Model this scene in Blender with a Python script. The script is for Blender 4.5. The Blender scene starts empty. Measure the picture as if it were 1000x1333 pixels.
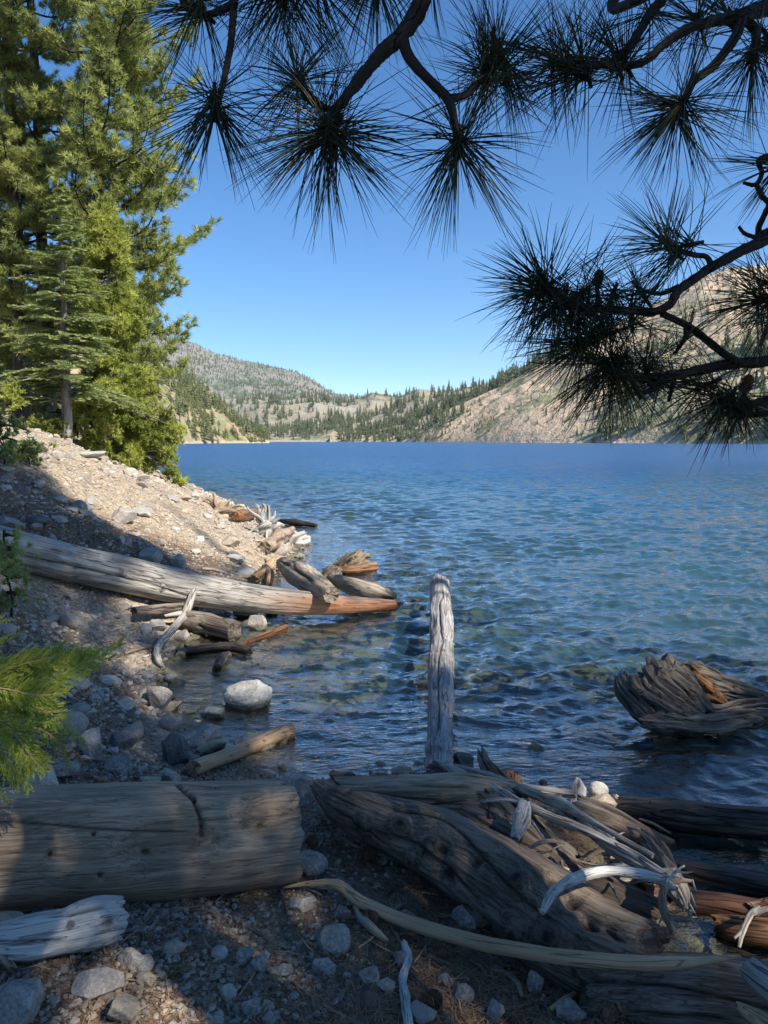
import bpy, math, numpy as np
from math import radians as R
# ------------------------------------------------------------------ camera, sky, sun, exposure
sc = bpy.context.scene
COL = sc.collection
CZ, PITCH, FL = 2.0, R(5.54), 963.0
cam = bpy.data.objects.new('camera', bpy.data.cameras.new('camera')); COL.objects.link(cam)
cam.data.sensor_fit = 'VERTICAL'; cam.data.sensor_height = 36; cam.data.lens = 26
cam.location = (0, 0, CZ); cam.rotation_euler = (R(90) - PITCH, 0, 0)
cam.data.clip_start = 0.05; cam.data.clip_end = 20000
sc.camera = cam
SUN_EL, SUN_AZ = 45.0, 128.0          # azimuth clockwise from +Y
SDIR = np.array([math.sin(R(SUN_AZ)) * math.cos(R(SUN_EL)), math.cos(R(SUN_AZ)) * math.cos(R(SUN_EL)), math.sin(R(SUN_EL))])
world = bpy.data.worlds.new('World'); sc.world = world; world.use_nodes = True
wn = world.node_tree; bg = wn.nodes['Background']
sky = wn.nodes.new('ShaderNodeTexSky'); sky.sky_type = 'NISHITA'; sky.sun_disc = False
sky.sun_elevation = R(SUN_EL); sky.sun_rotation = R(SUN_AZ); sky.altitude = 1700
sky.air_density = 1.0; sky.dust_density = 0.1; sky.ozone_density = 3.5
hs = wn.nodes.new('ShaderNodeHueSaturation'); hs.inputs['Saturation'].default_value = 1.24
wn.links.new(sky.outputs[0], hs.inputs['Color'])
wn.links.new(hs.outputs[0], bg.inputs[0]); bg.inputs[1].default_value = 0.092
sun = bpy.data.objects.new('sun', bpy.data.lights.new('sun', 'SUN')); COL.objects.link(sun)
sun.data.energy = 4.4; sun.data.angle = R(0.53); sun.data.color = (1.0, 0.935, 0.83)
from mathutils import Vector
sun.rotation_euler = Vector((-SDIR[0], -SDIR[1], -SDIR[2])).to_track_quat('-Z', 'Y').to_euler()
sc.view_settings.view_transform = 'Standard'; sc.view_settings.look = 'None'
sc.view_settings.gamma = 1; sc.view_settings.exposure = 1.05
sc.cycles.max_bounces = 8; sc.cycles.transparent_max_bounces = 12; sc.cycles.diffuse_bounces = 3
sc.cycles.glossy_bounces = 3; sc.cycles.sample_clamp_indirect = 4
sc.cycles.use_denoising = True; sc.cycles.denoiser = 'OPENIMAGEDENOISE'; sc.cycles.denoising_input_passes = 'RGB_ALBEDO_NORMAL'; sc.cycles.denoising_prefilter = 'ACCURATE'

# ------------------------------------------------------------------ numpy helpers
def A(*a): return np.array(a, dtype=float)
rng = np.random.default_rng(7)
def _h(ix, iy, iz, s):
    n = (ix * 374761393 + iy * 668265263 + iz * 2147483647 + s * 1274126177) & 0xffffffff
    n = ((n ^ (n >> 13)) * 1274126177) & 0xffffffff
    n = (n ^ (n >> 16)) & 0xffffffff
    return n / 2147483647.5 - 1.0
def vn(p, s=0):
    p = np.asarray(p, float)
    i = np.floor(p).astype(np.int64); f = p - i; f = f * f * (3 - 2 * f)
    x, y, z = i[:, 0], i[:, 1], i[:, 2]; fx, fy, fz = f[:, 0], f[:, 1], f[:, 2]
    def L(a, b, t): return a + (b - a) * t
    return L(L(L(_h(x, y, z, s), _h(x + 1, y, z, s), fx), L(_h(x, y + 1, z, s), _h(x + 1, y + 1, z, s), fx), fy),
             L(L(_h(x, y, z + 1, s), _h(x + 1, y, z + 1, s), fx), L(_h(x, y + 1, z + 1, s), _h(x + 1, y + 1, z + 1, s), fx), fy), fz)
def fbm(p, s=0, o=4, g=0.5):
    p = np.asarray(p, float); a = 1.0; r = 0; t = 0
    for k in range(o):
        r = r + a * vn(p * 2 ** k + k * 17.3, s + k); t += a; a *= g
    return r / t
def fbm2(x, y, sc_, s=0, o=4, g=0.5):
    x = np.asarray(x, float); y = np.asarray(y, float)
    return fbm(np.stack([x.ravel() * sc_, y.ravel() * sc_, np.zeros(x.size)], 1), s, o, g).reshape(x.shape)
def sstep(a, b, x):
    t = np.clip((x - a) / (b - a), 0, 1); return t * t * (3 - 2 * t)
def unit(v):
    v = np.asarray(v, float); return v / (np.linalg.norm(v, axis=-1, keepdims=True) + 1e-12)

class MB:
    """collects vertices and faces, then links them as one mesh object"""
    def __init__(s): s.v = []; s.q = []; s.t = []; s.qm = []; s.tm = []; s.a = {}; s.n = 0
    def add(s, v, quads=None, tris=None, mi=0, **at):
        v = np.asarray(v, float).reshape(-1, 3); k = len(v)
        if quads is not None and len(quads): s.q.append(np.asarray(quads) + s.n); s.qm.append(np.full(len(quads), mi))
        if tris is not None and len(tris): s.t.append(np.asarray(tris) + s.n); s.tm.append(np.full(len(tris), mi))
        s.v.append(v)
        for name, val in at.items():
            s.a.setdefault(name, []).append((s.n, np.broadcast_to(np.asarray(val, float), (k,) + np.shape(val)[1:] if np.ndim(val) > 1 else (k,) if np.ndim(val) <= 1 else None)))
        s.n += k
    def build(s, name, mats, parent=None, smooth=True):
        me = bpy.data.meshes.new(name)
        v = np.concatenate(s.v) if s.v else np.zeros((0, 3))
        q = np.concatenate(s.q) if s.q else np.zeros((0, 4), int); t = np.concatenate(s.t) if s.t else np.zeros((0, 3), int)
        me.vertices.add(len(v)); me.vertices.foreach_set('co', v.astype(np.float32).ravel())
        nl = q.size + t.size; me.loops.add(nl)
        me.loops.foreach_set('vertex_index', np.concatenate([q.ravel(), t.ravel()]).astype(np.int32))
        me.polygons.add(len(q) + len(t))
        st = np.concatenate([np.arange(len(q)) * 4, q.size + np.arange(len(t)) * 3]).astype(np.int32)
        me.polygons.foreach_set('loop_start', st)
        me.polygons.foreach_set('use_smooth', np.full(len(q) + len(t), smooth))
        mi = np.concatenate([np.concatenate(s.qm) if s.qm else np.zeros(0, int), np.concatenate(s.tm) if s.tm else np.zeros(0, int)]).astype(np.int32)
        if mi.size: me.polygons.foreach_set('material_index', mi)
        for an, chunks in s.a.items():
            dim = 3 if chunks[0][1].ndim == 2 else 1
            buf = np.zeros((len(v), dim), np.float32)
            for o, c in chunks: buf[o:o + len(c)] = c.reshape(len(c), dim)
            at = me.attributes.new(an, 'FLOAT_VECTOR' if dim == 3 else 'FLOAT', 'POINT')
            at.data.foreach_set('vector' if dim == 3 else 'value', buf.ravel())
        for m in (mats if isinstance(mats, (list, tuple)) else [mats]): me.materials.append(m)
        me.update(calc_edges=True); me.validate()
        o = bpy.data.objects.new(name, me); COL.objects.link(o)
        if parent is not None: o.parent = parent
        return o
def tag(o, label=None, cat=None, group=None, kind=None):
    if label: o['label'] = label
    if cat: o['category'] = cat
    if group: o['group'] = group
    if kind: o['kind'] = kind
    return o
def empty(name, loc=(0, 0, 0)):
    o = bpy.data.objects.new(name, None); o.empty_display_size = 0.1; COL.objects.link(o); o.location = loc; return o
def rebase(o, loc):
    """move an object's origin to loc, keeping its mesh where it is"""
    loc = A(*loc); me = o.data; co = np.zeros(len(me.vertices) * 3, np.float32); me.vertices.foreach_get('co', co)
    me.vertices.foreach_set('co', (co.reshape(-1, 3) - loc).astype(np.float32).ravel()); o.location = loc; return o
def grid_faces(nu, nv, wrap=False):
    i = np.arange(nu - 1)[:, None]; jn = nv if wrap else nv - 1; j = np.arange(jn)[None, :]
    j2 = (j + 1) % nv
    return np.stack(np.broadcast_arrays(i * nv + j, i * nv + j2, (i + 1) * nv + j2, (i + 1) * nv + j), -1).reshape(-1, 4)
def catmull(P, n):
    P = np.asarray(P, float)
    if len(P) == 2: return P[0] + (P[1] - P[0]) * np.linspace(0, 1, n)[:, None]
    Q = np.vstack([2 * P[0] - P[1], P, 2 * P[-1] - P[-2]]); k = len(P) - 1
    u = np.linspace(0, k, n); i = np.minimum(u.astype(int), k - 1); t = (u - i)[:, None]
    p0, p1, p2, p3 = Q[i], Q[i + 1], Q[i + 2], Q[i + 3]
    return 0.5 * (2 * p1 + (p2 - p0) * t + (2 * p0 - 5 * p1 + 4 * p2 - p3) * t ** 2 + (3 * p1 - p0 - 3 * p2 + p3) * t ** 3)
def frames(C):
    T = unit(np.gradient(C, axis=0)); N = np.zeros_like(T)
    up = A(0, 0, 1) if abs(T[0][2]) < 0.9 else A(1, 0, 0)
    n = unit(up - T[0] * T[0].dot(up)); N[0] = n
    for k in range(1, len(C)):
        n = unit(n - T[k] * T[k].dot(n)); N[k] = n
    return T, N, np.cross(T, N)
def tube(mb, P, r, sides=6, n=None, cap=True, mi=0, **at):
    P = np.asarray(P, float); n = n or len(P)
    C = catmull(P, n) if n != len(P) or len(P) > 2 else P
    rr = np.interp(np.linspace(0, 1, len(C)), np.linspace(0, 1, len(np.atleast_1d(r))), np.atleast_1d(r)) if np.ndim(r) else np.full(len(C), r)
    T, N, B = frames(C); th = np.linspace(0, 2 * np.pi, sides, endpoint=False)
    s = np.concatenate([[0], np.cumsum(np.linalg.norm(np.diff(C, axis=0), axis=1))])
    V = C[:, None] + rr[:, None, None] * (N[:, None] * np.cos(th)[None, :, None] + B[:, None] * np.sin(th)[None, :, None])
    G = np.stack([rr[:, None] * np.cos(th), rr[:, None] * np.sin(th), np.broadcast_to(s[:, None], (len(C), sides))], -1).reshape(-1, 3)
    V = V.reshape(-1, 3); m = len(C); q = grid_faces(m, sides, True); t = None
    if cap:
        V = np.vstack([V, C[0], C[-1]]); G = np.vstack([G, [0, 0, 0], [0, 0, s[-1]]])
        j = np.arange(sides); j2 = (j + 1) % sides
        t = np.vstack([np.stack([np.full(sides, m * sides), j2, j], 1), np.stack([np.full(sides, m * sides + 1), (m - 1) * sides + j, (m - 1) * sides + j2], 1)])
    mb.add(V, q, t, mi, grain=G, **at)

# ------------------------------------------------------------------ where a picture point lies in the world
FW = A(0, math.cos(PITCH), -math.sin(PITCH)); UP = A(0, math.sin(PITCH), math.cos(PITCH)); RT = A(1, 0, 0); CAMP = A(0, 0, CZ)
def ray(px, py): return FW + RT * ((px - 500) / FL) + UP * ((666.5 - py) / FL)
def PD(px, py, d): return CAMP + ray(px, py) * d                       # at a depth
def PY(px, py, y): r = ray(px, py); return CAMP + r * (y / r[1])       # at a distance y
def PZ(px, py, z): r = ray(px, py); return CAMP + r * ((z - CZ) / r[2])

# ------------------------------------------------------------------ terrain
SHORE = np.array([(-400, 300), (-120, 200), (-60, 72), (-30, 40), (-14, 31.5), (-6.8, 27), (-4.9, 23.5), (-3.4, 19.5), (-2.2, 16.4),
    (-1.6, 13.5), (-1.7, 11.5), (-1.85, 9.5), (-1.75, 8.4), (-2.1, 7.2), (-1.95, 6.1), (-1.6, 5.3), (-1.3, 4.6), (-.6, 4.2), (.3, 4.25), (.85, 4.05),
    (1.05, 3.6), (1.08, 3.1), (1.05, 2.75), (1.5, 2.35), (2.6, 2.2), (4.5, 2.4), (7, 4), (9.5, 7), (13, 12), (30, 30), (400, 290), (800, -800), (-800, -800)], float)
def shore_d(x, y):
    x = np.asarray(x, float); y = np.asarray(y, float); best = np.full(x.shape, 1e9); ins = np.zeros(x.shape, bool)
    for k in range(len(SHORE)):
        a = SHORE[k]; b = SHORE[(k + 1) % len(SHORE)]; dx, dy = b - a
        t = np.clip(((x - a[0]) * dx + (y - a[1]) * dy) / (dx * dx + dy * dy), 0, 1)
        best = np.minimum(best, np.hypot(x - a[0] - t * dx, y - a[1] - t * dy))
        c = (a[1] > y) != (b[1] > y)
        ins ^= c & (x < a[0] + (y - a[1]) * dx / (dy if dy else 1e-9))
    return np.where(ins, best, -best)
def H(x, y, fine=True):
    x = np.asarray(x, float); y = np.asarray(y, float); d = shore_d(x, y)
    d = d + 0.12 * fbm2(x, y, 1.1, 3, 3) * sstep(60, 10, np.abs(y))
    left = sstep(-0.8, -2.0, x) * sstep(2.6, 5.0, y)
    m = 0.2 + left * (0.6 - 0.17 * sstep(8, 15, y) - 0.2)
    lim = 3.2 + 1.6 * left
    land = np.where(d < lim, m * d, m * lim + (0.10 + 0.12 * left) * (np.minimum(d, 60) - lim))
    land = land + left * 0.10 * fbm2(x, y, 0.7, 11, 3) * sstep(0.2, 1.5, d) * 2
    w = -d
    lake = -np.interp(w, [0, 3, 8, 15, 30, 80, 300], [0, .40, 1.15, 2.8, 7.5, 16, 30])
    z = np.where(d > 0, land, lake)
    if fine:
        near = sstep(60, 14, np.hypot(x, y))
        z = z + near * left * 0.07 * fbm2(x, y, 1.6, 25, 3) * sstep(0, .6, d)
        z = z + near * (0.035 * fbm2(x, y, 2.3, 21, 3) + 0.022 * fbm2(x, y, 9, 31, 3) + 0.012 * fbm2(x, y, 31, 41, 2))
        z = z + near * sstep(0.0, -1.0, d) * 0.10 * fbm2(x, y, 1.2, 51, 3)
    return z
def G(px, py, off=0.0):
    """first point on the sight line that is OFF above the ground or the water"""
    r = ray(px, py); ts = 1.2 * (60 / 1.2) ** np.linspace(0, 1, 1500); P = CAMP + ts[:, None] * r
    g = P[:, 2] - off - np.maximum(H(P[:, 0], P[:, 1]), -0.02)
    k = np.argmax(g < 0) if (g < 0).any() else len(ts) - 1
    return P[k], ts[k]

# ------------------------------------------------------------------ materials
def new_mat(name):
    m = bpy.data.materials.new(name); m.use_nodes = True; nt = m.node_tree; nt.nodes.clear()
    out = nt.nodes.new('ShaderNodeOutputMaterial'); b = nt.nodes.new('ShaderNodeBsdfPrincipled')
    nt.links.new(b.outputs[0], out.inputs[0]); return m, nt, b, out
class NT:
    def __init__(s, nt): s.nt = nt
    def n(s, t, **kw):
        x = s.nt.nodes.new('ShaderNode' + t)
        for k, v in kw.items(): setattr(x, k, v)
        return x
    def l(s, a, b): s.nt.links.new(a, b)
    def attr(s, name): x = s.n('Attribute'); x.attribute_name = name; return x
    def scale(s, v, sc_):
        m = s.n('Mapping'); m.inputs['Scale'].default_value = sc_; s.l(v, m.inputs[0]); return m.outputs[0]
    def noise(s, v, scale=1, detail=3, rough=0.55, dist=0):
        x = s.n('TexNoise'); x.inputs['Scale'].default_value = scale; x.inputs['Detail'].default_value = detail
        x.inputs['Roughness'].default_value = rough; x.inputs['Distortion'].default_value = dist
        if v is not None: s.l(v, x.inputs['Vector'])
        return x.outputs[0]
    def math(s, op, a, b=None, c=None, clamp=False):
        x = s.n('Math', operation=op); x.use_clamp = clamp
        for i, v in enumerate((a, b, c)):
            if v is None: continue
            if isinstance(v, (int, float)): x.inputs[i].default_value = v
            else: s.l(v, x.inputs[i])
        return x.outputs[0]
    def ramp(s, f, st):
        x = s.n('ValToRGB'); e = x.color_ramp.elements
        while len(e) < len(st): e.new(0.5)
        for k, (p, c) in enumerate(st):
            e[k].position = p; e[k].color = (*c, 1) if len(c) == 3 else c
        s.l(f, x.inputs[0]); return x.outputs[0]
    def mr(s, f, a, b, c=0, d=1):
        x = s.n('MapRange'); s.l(f, x.inputs[0])
        for i, v in enumerate((a, b, c, d)): x.inputs[i + 1].default_value = v
        return x.outputs[0]
    def mix(s, f, a, b, mode='MIX'):
        x = s.n('Mix', data_type='RGBA', blend_type=mode)
        for i, v in ((0, f), (6, a), (7, b)):
            if isinstance(v, (int, float)): x.inputs[i].default_value = v
            elif isinstance(v, tuple): x.inputs[i].default_value = (*v, 1)
            else: s.l(v, x.inputs[i])
        return x.outputs[2]
    def bump(s, h, strength=0.5, dist=0.01, prev=None):
        x = s.n('Bump'); x.inputs['Strength'].default_value = strength; x.inputs['Distance'].default_value = dist
        s.l(h, x.inputs['Height'])
        if prev is not None: s.l(prev, x.inputs['Normal'])
        return x.outputs[0]

def wood_mat(name, light, dark, stain=None, rough=0.82, bump=1.0, fine=1.0, contrast=1.0, crk=1.0):
    m, nt, b, out = new_mat(name); N = NT(nt)
    g = N.attr('grain').outputs['Vector']
    w = N.noise(N.scale(g, (3, 3, 0.8)), 1.5, 2)
    addv = N.n('VectorMath', operation='MULTIPLY_ADD'); N.l(w, addv.inputs[0]); addv.inputs[1].default_value = (.06, .06, .0); N.l(g, addv.inputs[2]); g2 = addv.outputs[0]
    st = N.noise(N.scale(g2, (34 * fine, 34 * fine, 1.3 * fine)), 1.0, 4, 0.62)
    fi = N.noise(N.scale(g2, (150 * fine, 150 * fine, 6 * fine)), 1.0, 3, 0.6)
    bl = N.noise(N.scale(g, (5, 5, 2.2)), 1.3, 3, 0.6)
    cr = N.math('SUBTRACT', N.noise(N.scale(g2, (22 * fine, 22 * fine, 1.0 * fine)), 1.0, 2, 0.5), 0.5)
    cr = N.mr(N.math('ABSOLUTE', cr), 0.0, 0.022, 0, 1)
    f = N.math('MULTIPLY_ADD', N.math('SUBTRACT', st, 0.5), 1.5 * contrast, N.math('MULTIPLY_ADD', N.math('SUBTRACT', fi, 0.5), 0.9, N.math('MULTIPLY_ADD', N.math('SUBTRACT', bl, 0.5), 1.3, 0.5)), True)
    mid = tuple((a * 0.5 + c * 0.5) for a, c in zip(light, dark))
    col = N.ramp(f, [(0.1, dark), (0.5, mid), (0.9, light)])
    col = N.mix(N.math('MULTIPLY', N.math('SUBTRACT', 1.0, cr), crk), col, tuple(c * 0.5 for c in dark))
    if stain:
        sa = N.attr('stain').outputs['Fac']
        sf = N.math('MULTIPLY', sa, N.mr(st, 0.3, 0.6, 0.6, 1.0), None, True)
        col = N.mix(sf, col, N.mix(fi, tuple(c * .6 for c in stain), stain))
    pit = N.math('MULTIPLY', N.attr('pit').outputs['Fac'], 1.0, None, True)
    col = N.mix(pit, col, tuple(c * 0.25 for c in dark))
    zz = N.n('SeparateXYZ'); N.l(N.n('NewGeometry').outputs['Position'], zz.inputs[0]); wet = N.mr(N.math('MULTIPLY_ADD', bl, .06, zz.outputs[2]), .045, .075, 1, 0)
    col = N.mix(wet, col, N.mix(1.0, col, (.42, .38, .34), 'MULTIPLY')); N.l(N.mr(wet, 0, 1, rough, .25), b.inputs['Roughness'])
    N.l(col, b.inputs['Base Color']); b.inputs['Specular IOR Level'].default_value = 0.25
    hgt = N.math('ADD', N.math('MULTIPLY', st, 1.0), N.math('MULTIPLY', fi, 0.35)); hgt = N.math('ADD', hgt, N.math('MULTIPLY', cr, 0.8))
    N.l(N.bump(hgt, 0.9 * bump, 0.012), b.inputs['Normal']); return m
def rock_mat(name, c1, c2, c3=None, rough=0.85, spk=1.0):
    m, nt, b, out = new_mat(name); N = NT(nt); tc = N.n('TexCoord').outputs['Object']
    oi = N.n('ObjectInfo').outputs['Random']; av = N.n('VectorMath', operation='ADD'); N.l(tc, av.inputs[0]); N.l(oi, av.inputs[1]); v = av.outputs[0]
    a = N.noise(v, 9, 4, 0.65); s = N.noise(v, 90, 3, 0.6); big = N.noise(v, 3.5, 2)
    col = N.ramp(N.math('MULTIPLY_ADD', N.math('SUBTRACT', s, .5), 1.2 * spk, a), [(0.25, c2), (0.55, tuple((p + q) / 2 for p, q in zip(c1, c2))), (0.75, c1)])
    if c3: col = N.mix(N.mr(big, 0.52, 0.64), col, c3)
    ra = N.attr('tint').outputs['Fac']
    col = N.mix(N.mr(ra, 0, 1, 0, 0.5), col, (0.05, 0.045, 0.04))
    zz = N.n('SeparateXYZ'); N.l(N.n('NewGeometry').outputs['Position'], zz.inputs[0]); wet = N.mr(N.math('MULTIPLY_ADD', a, .05, zz.outputs[2]), .045, .07, 1, 0)
    col = N.mix(wet, col, N.mix(1.0, col, (.45, .43, .38), 'MULTIPLY')); N.l(N.mr(wet, 0, 1, rough, .3), b.inputs['Roughness'])
    N.l(col, b.inputs['Base Color']); b.inputs['Specular IOR Level'].default_value = 0.3
    N.l(N.bump(N.math('ADD', a, N.math('MULTIPLY', s, 0.3)), 0.8, 0.02), b.inputs['Normal']); return m
def leaf_mat(name, c_dark, c_light, trans=0.25, rough=0.55, odd=None):
    m, nt, b, out = new_mat(name); N = NT(nt); ti = N.attr('tint').outputs['Fac']
    col = N.ramp(ti, [(0.0, c_dark), (1.0, c_light)] if not odd else [(0.0, c_dark), (0.93, c_light), (0.97, odd)])
    N.l(col, b.inputs['Base Color']); b.inputs['Roughness'].default_value = rough; b.inputs['Specular IOR Level'].default_value = 0.3
    tr = N.n('BsdfTranslucent'); N.l(col, tr.inputs[0]); mx = N.n('MixShader'); mx.inputs[0].default_value = trans
    N.l(b.outputs[0], mx.inputs[1]); N.l(tr.outputs[0], mx.inputs[2]); N.l(mx.outputs[0], out.inputs[0]); return m

GREY = wood_mat('weathered grey wood', (.50, .46, .40), (.17, .155, .135), stain=(.42, .16, .05))
GREYD = wood_mat('dark weathered wood', (.26, .215, .165), (.06, .047, .036), stain=(.30, .13, .05))
BROWNG = wood_mat('brown grey wood', (.48, .36, .25), (.15, .11, .075), stain=(.3, .12, .04), fine=2.0, bump=.55, crk=.45)
SILVER = wood_mat('silver bleached wood', (.62, .59, .54), (.34, .32, .29), fine=2.0, bump=.6, stain=(.3, .2, .1))
BLACKW = wood_mat('wet black wood', (.07, .06, .05), (.015, .013, .012), rough=0.45, stain=(.25, .09, .03))
TAN = wood_mat('tan barkless stick', (.56, .37, .21), (.30, .19, .11), bump=0.35, fine=1.2, contrast=.6)
ORANGE = wood_mat('orange brown wet wood', (.40, .20, .09), (.12, .06, .03), rough=0.5)
PALEST = wood_mat('pale stick', (.52, .46, .37), (.22, .18, .14), bump=0.6, fine=1.8)
BARKD = wood_mat('dark pine bark', (.10, .08, .065), (.02, .017, .015), fine=.35, bump=1.6)
BARKF = wood_mat('grey fir bark', (.34, .31, .27), (.13, .12, .105), fine=.5)
TWIG = wood_mat('pine twig bark', (.05, .042, .038), (.018, .015, .013), fine=1.0)
ROOTW = wood_mat('dark root wood', (.25, .19, .14), (.04, .029, .021), stain=(.3, .12, .04), fine=2.0, bump=.6, crk=.7)
RGREY = rock_mat('grey stone', (.42, .38, .33), (.17, .15, .13), (.27, .24, .20))
RPALE = rock_mat('pale granite', (.52, .49, .43), (.28, .265, .235))
RDARK = rock_mat('dark stone', (.20, .195, .19), (.07, .07, .07), (.13, .12, .11))
RTAN = rock_mat('tan stone', (.48, .40, .29), (.26, .21, .15), (.38, .26, .15))
RMIX = rock_mat('slope stone', (.46, .41, .35), (.24, .21, .18), (.30, .30, .30))
# ------------------------------------------------------------------ ground sheet with the lake bed
def axis(segs, pre, post, g=1.25):
    a = []
    for (lo, hi, st) in segs: a += list(np.arange(lo, hi, st))
    a.append(segs[-1][1])
    def grow(start, st, lim):
        o = []; x = start
        while x < lim: x += st; st *= g; o.append(x)
        return o
    hi = [a[-1] + v for v in grow(0, segs[-1][2] * 1.3, post)]; lo = [a[0] - v for v in grow(0, segs[0][2] * 1.3, pre)][::-1]
    return np.clip(np.array(lo + a + hi), -4700, 4700)
gx = np.unique(axis([(-12, -5, .07), (-5, 3.6, .028), (3.6, 8, .12)], 4700, 4700))
gy = axis([(-3, 1.3, .2), (1.3, 7.5, .028), (7.5, 14, .045), (14, 30, .09)], 4700, 4700); gy = np.unique(gy)
X, Y = np.meshgrid(gx, gy, indexing='ij'); Z = H(X, Y); D = shore_d(X, Y)
m, nt, b, out = new_mat('shore ground'); N = NT(nt)
pos = N.n('NewGeometry').outputs['Position']
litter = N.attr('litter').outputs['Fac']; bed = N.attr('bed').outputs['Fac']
n1 = N.noise(pos, 2.2, 4, .6); n2 = N.noise(pos, 24, 4, .65); n3 = N.noise(pos, 110, 3, .6)
dirt = N.ramp(N.math('MULTIPLY_ADD', N.math('SUBTRACT', n3, .5), .7, n2), [(.28, (.17, .13, .09)), (.5, (.37, .295, .21)), (.72, (.56, .46, .34))])
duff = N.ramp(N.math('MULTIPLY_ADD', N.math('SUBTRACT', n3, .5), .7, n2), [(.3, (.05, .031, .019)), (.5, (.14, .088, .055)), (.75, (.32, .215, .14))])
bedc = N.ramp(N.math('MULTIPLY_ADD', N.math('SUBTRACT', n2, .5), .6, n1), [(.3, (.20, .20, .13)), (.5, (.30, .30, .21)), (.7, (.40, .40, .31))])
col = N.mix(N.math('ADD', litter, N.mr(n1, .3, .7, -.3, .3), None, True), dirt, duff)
col = N.mix(N.mr(n1, .56, .70, 0, .6), col, (.20, .19, .18))
col = N.mix(bed, col, bedc)
zz = N.n('SeparateXYZ'); N.l(pos, zz.inputs[0]); wet = N.mr(N.math('MULTIPLY_ADD', n2, .06, zz.outputs[2]), .05, .085, 1, 0); col = N.mix(wet, col, N.mix(1.0, col, (.5, .47, .42), 'MULTIPLY'))
N.l(col, b.inputs['Base Color']); N.l(N.mr(wet, 0, 1, .95, .35), b.inputs['Roughness']); b.inputs['Specular IOR Level'].default_value = .2
N.l(N.bump(N.math('ADD', n2, N.math('MULTIPLY', n3, .4)), .9, .03), b.inputs['Normal'])
GROUND = m
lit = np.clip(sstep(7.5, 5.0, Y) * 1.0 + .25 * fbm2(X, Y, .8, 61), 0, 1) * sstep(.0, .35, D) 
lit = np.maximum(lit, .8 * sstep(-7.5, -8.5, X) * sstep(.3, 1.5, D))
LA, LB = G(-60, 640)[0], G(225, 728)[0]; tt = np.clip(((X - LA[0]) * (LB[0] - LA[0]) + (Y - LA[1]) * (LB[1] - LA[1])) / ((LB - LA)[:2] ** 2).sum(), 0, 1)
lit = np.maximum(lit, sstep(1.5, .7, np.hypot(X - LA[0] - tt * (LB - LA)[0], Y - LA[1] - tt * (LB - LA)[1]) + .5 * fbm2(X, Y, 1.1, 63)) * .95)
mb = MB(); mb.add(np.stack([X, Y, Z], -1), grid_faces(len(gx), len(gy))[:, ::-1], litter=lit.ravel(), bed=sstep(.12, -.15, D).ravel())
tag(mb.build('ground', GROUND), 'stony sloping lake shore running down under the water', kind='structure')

# ------------------------------------------------------------------ water
wv = np.concatenate([[-4700, -2000, -400, -60, -8, 1.2], 1.9 * (130 / 1.9) ** np.linspace(0, 1, 1050), 130 * (4700 / 130) ** np.linspace(.02, 1, 50)])
wu = np.concatenate([[-60, -12, -4, -2, -1.4], np.linspace(-1, 1, 600), [1.4, 2, 4, 12, 60]])
WU, WY = np.meshgrid(wu, wv, indexing='ij'); WX = WU * (1.6 + .6 * np.clip(WY, 0, 9500)); WX = np.where(WY < 1,  np.sign(WU) * np.maximum(np.abs(WX), np.abs(WU) * 300 * (np.abs(WU) > 10)), WX)
SPC = np.maximum((1.6 + .6 * WY) * 2 / 599, WY * .0041); WZ = np.zeros_like(WX)
wr = np.random.default_rng(3)
for k in range(96):
    lam = .09 * (.95 / .09) ** (wr.random() ** 1.35); ang = R(90) + R(15) + wr.normal() * R(36)
    kx, ky = math.cos(ang) * 2 * math.pi / lam, math.sin(ang) * 2 * math.pi / lam
    ph = kx * WX + ky * WY + wr.random() * 6.28
    c = (1 + np.cos(ph)) * .5
    WZ += lam * (.0115 if lam < .6 else .008) * (c ** 1.5 * 2 - 1) * sstep(2.3, 4.5, lam / SPC) * (np.abs(WU) <= 1) * (WY > 1.8) * (WY < 130)
gust = .75 + .45 * fbm2(WX, WY, .35, 77, 2)
WX = np.clip(WX, -4700, 4700); WD = -H(WX, WY, False)
WZ *= gust * sstep(-.03, .35, WD) * 0.9 + .10
m, nt, b, out = new_mat('lake water'); nt.nodes.remove(b); N = NT(nt)
geo = N.n('NewGeometry').outputs['Position']
dep = N.attr('depth').outputs['Fac']
w1 = N.noise(N.scale(geo, (3.0, 6.5, 1)), 1.0, 3, .6, .3); w2 = N.noise(N.scale(geo, (14, 30, 1)), 1.0, 3, .65, .2); w3 = N.noise(N.scale(geo, (.55, 1.4, 1)), 1.0, 3, .55)
far = N.mr(N.attr('dist').outputs['Fac'], 18, 90, 0, 1)
nb = N.bump(w3, 1.0, .4)
bw3 = nb.node; N.l(N.math('MULTIPLY', far, 1.0), bw3.inputs['Strength'])
nb = N.bump(w1, .55, .05, nb); nb2 = nb.node; N.l(N.mr(far, 0, 1, .6, 1.0), nb2.inputs['Strength'])
nb = N.bump(w2, .7, .014, nb)
gl = N.n('BsdfGlossy'); N.l(N.mr(far, 0, 1, .015, .25), gl.inputs['Roughness']); N.l(nb, gl.inputs['Normal']); gl.inputs['Color'].default_value = (.97, .98, 1, 1)
tr = N.n('BsdfTransparent'); N.l(N.ramp(N.mr(dep, 0, 5), [(0, (.97, .97, .93)), (.08, (.78, .90, .84)), (.25, (.38, .68, .66)), (.6, (.10, .35, .40)), (1, (.02, .10, .16))]), tr.inputs[0])
bd = N.n('BsdfDiffuse'); N.l(N.ramp(N.mr(dep, 0, 6), [(0, (.03, .075, .10)), (.14, (.045, .115, .145)), (.28, (.024, .09, .155)), (.6, (.018, .08, .165)), (1, (.016, .075, .18))]), bd.inputs[0])
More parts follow.
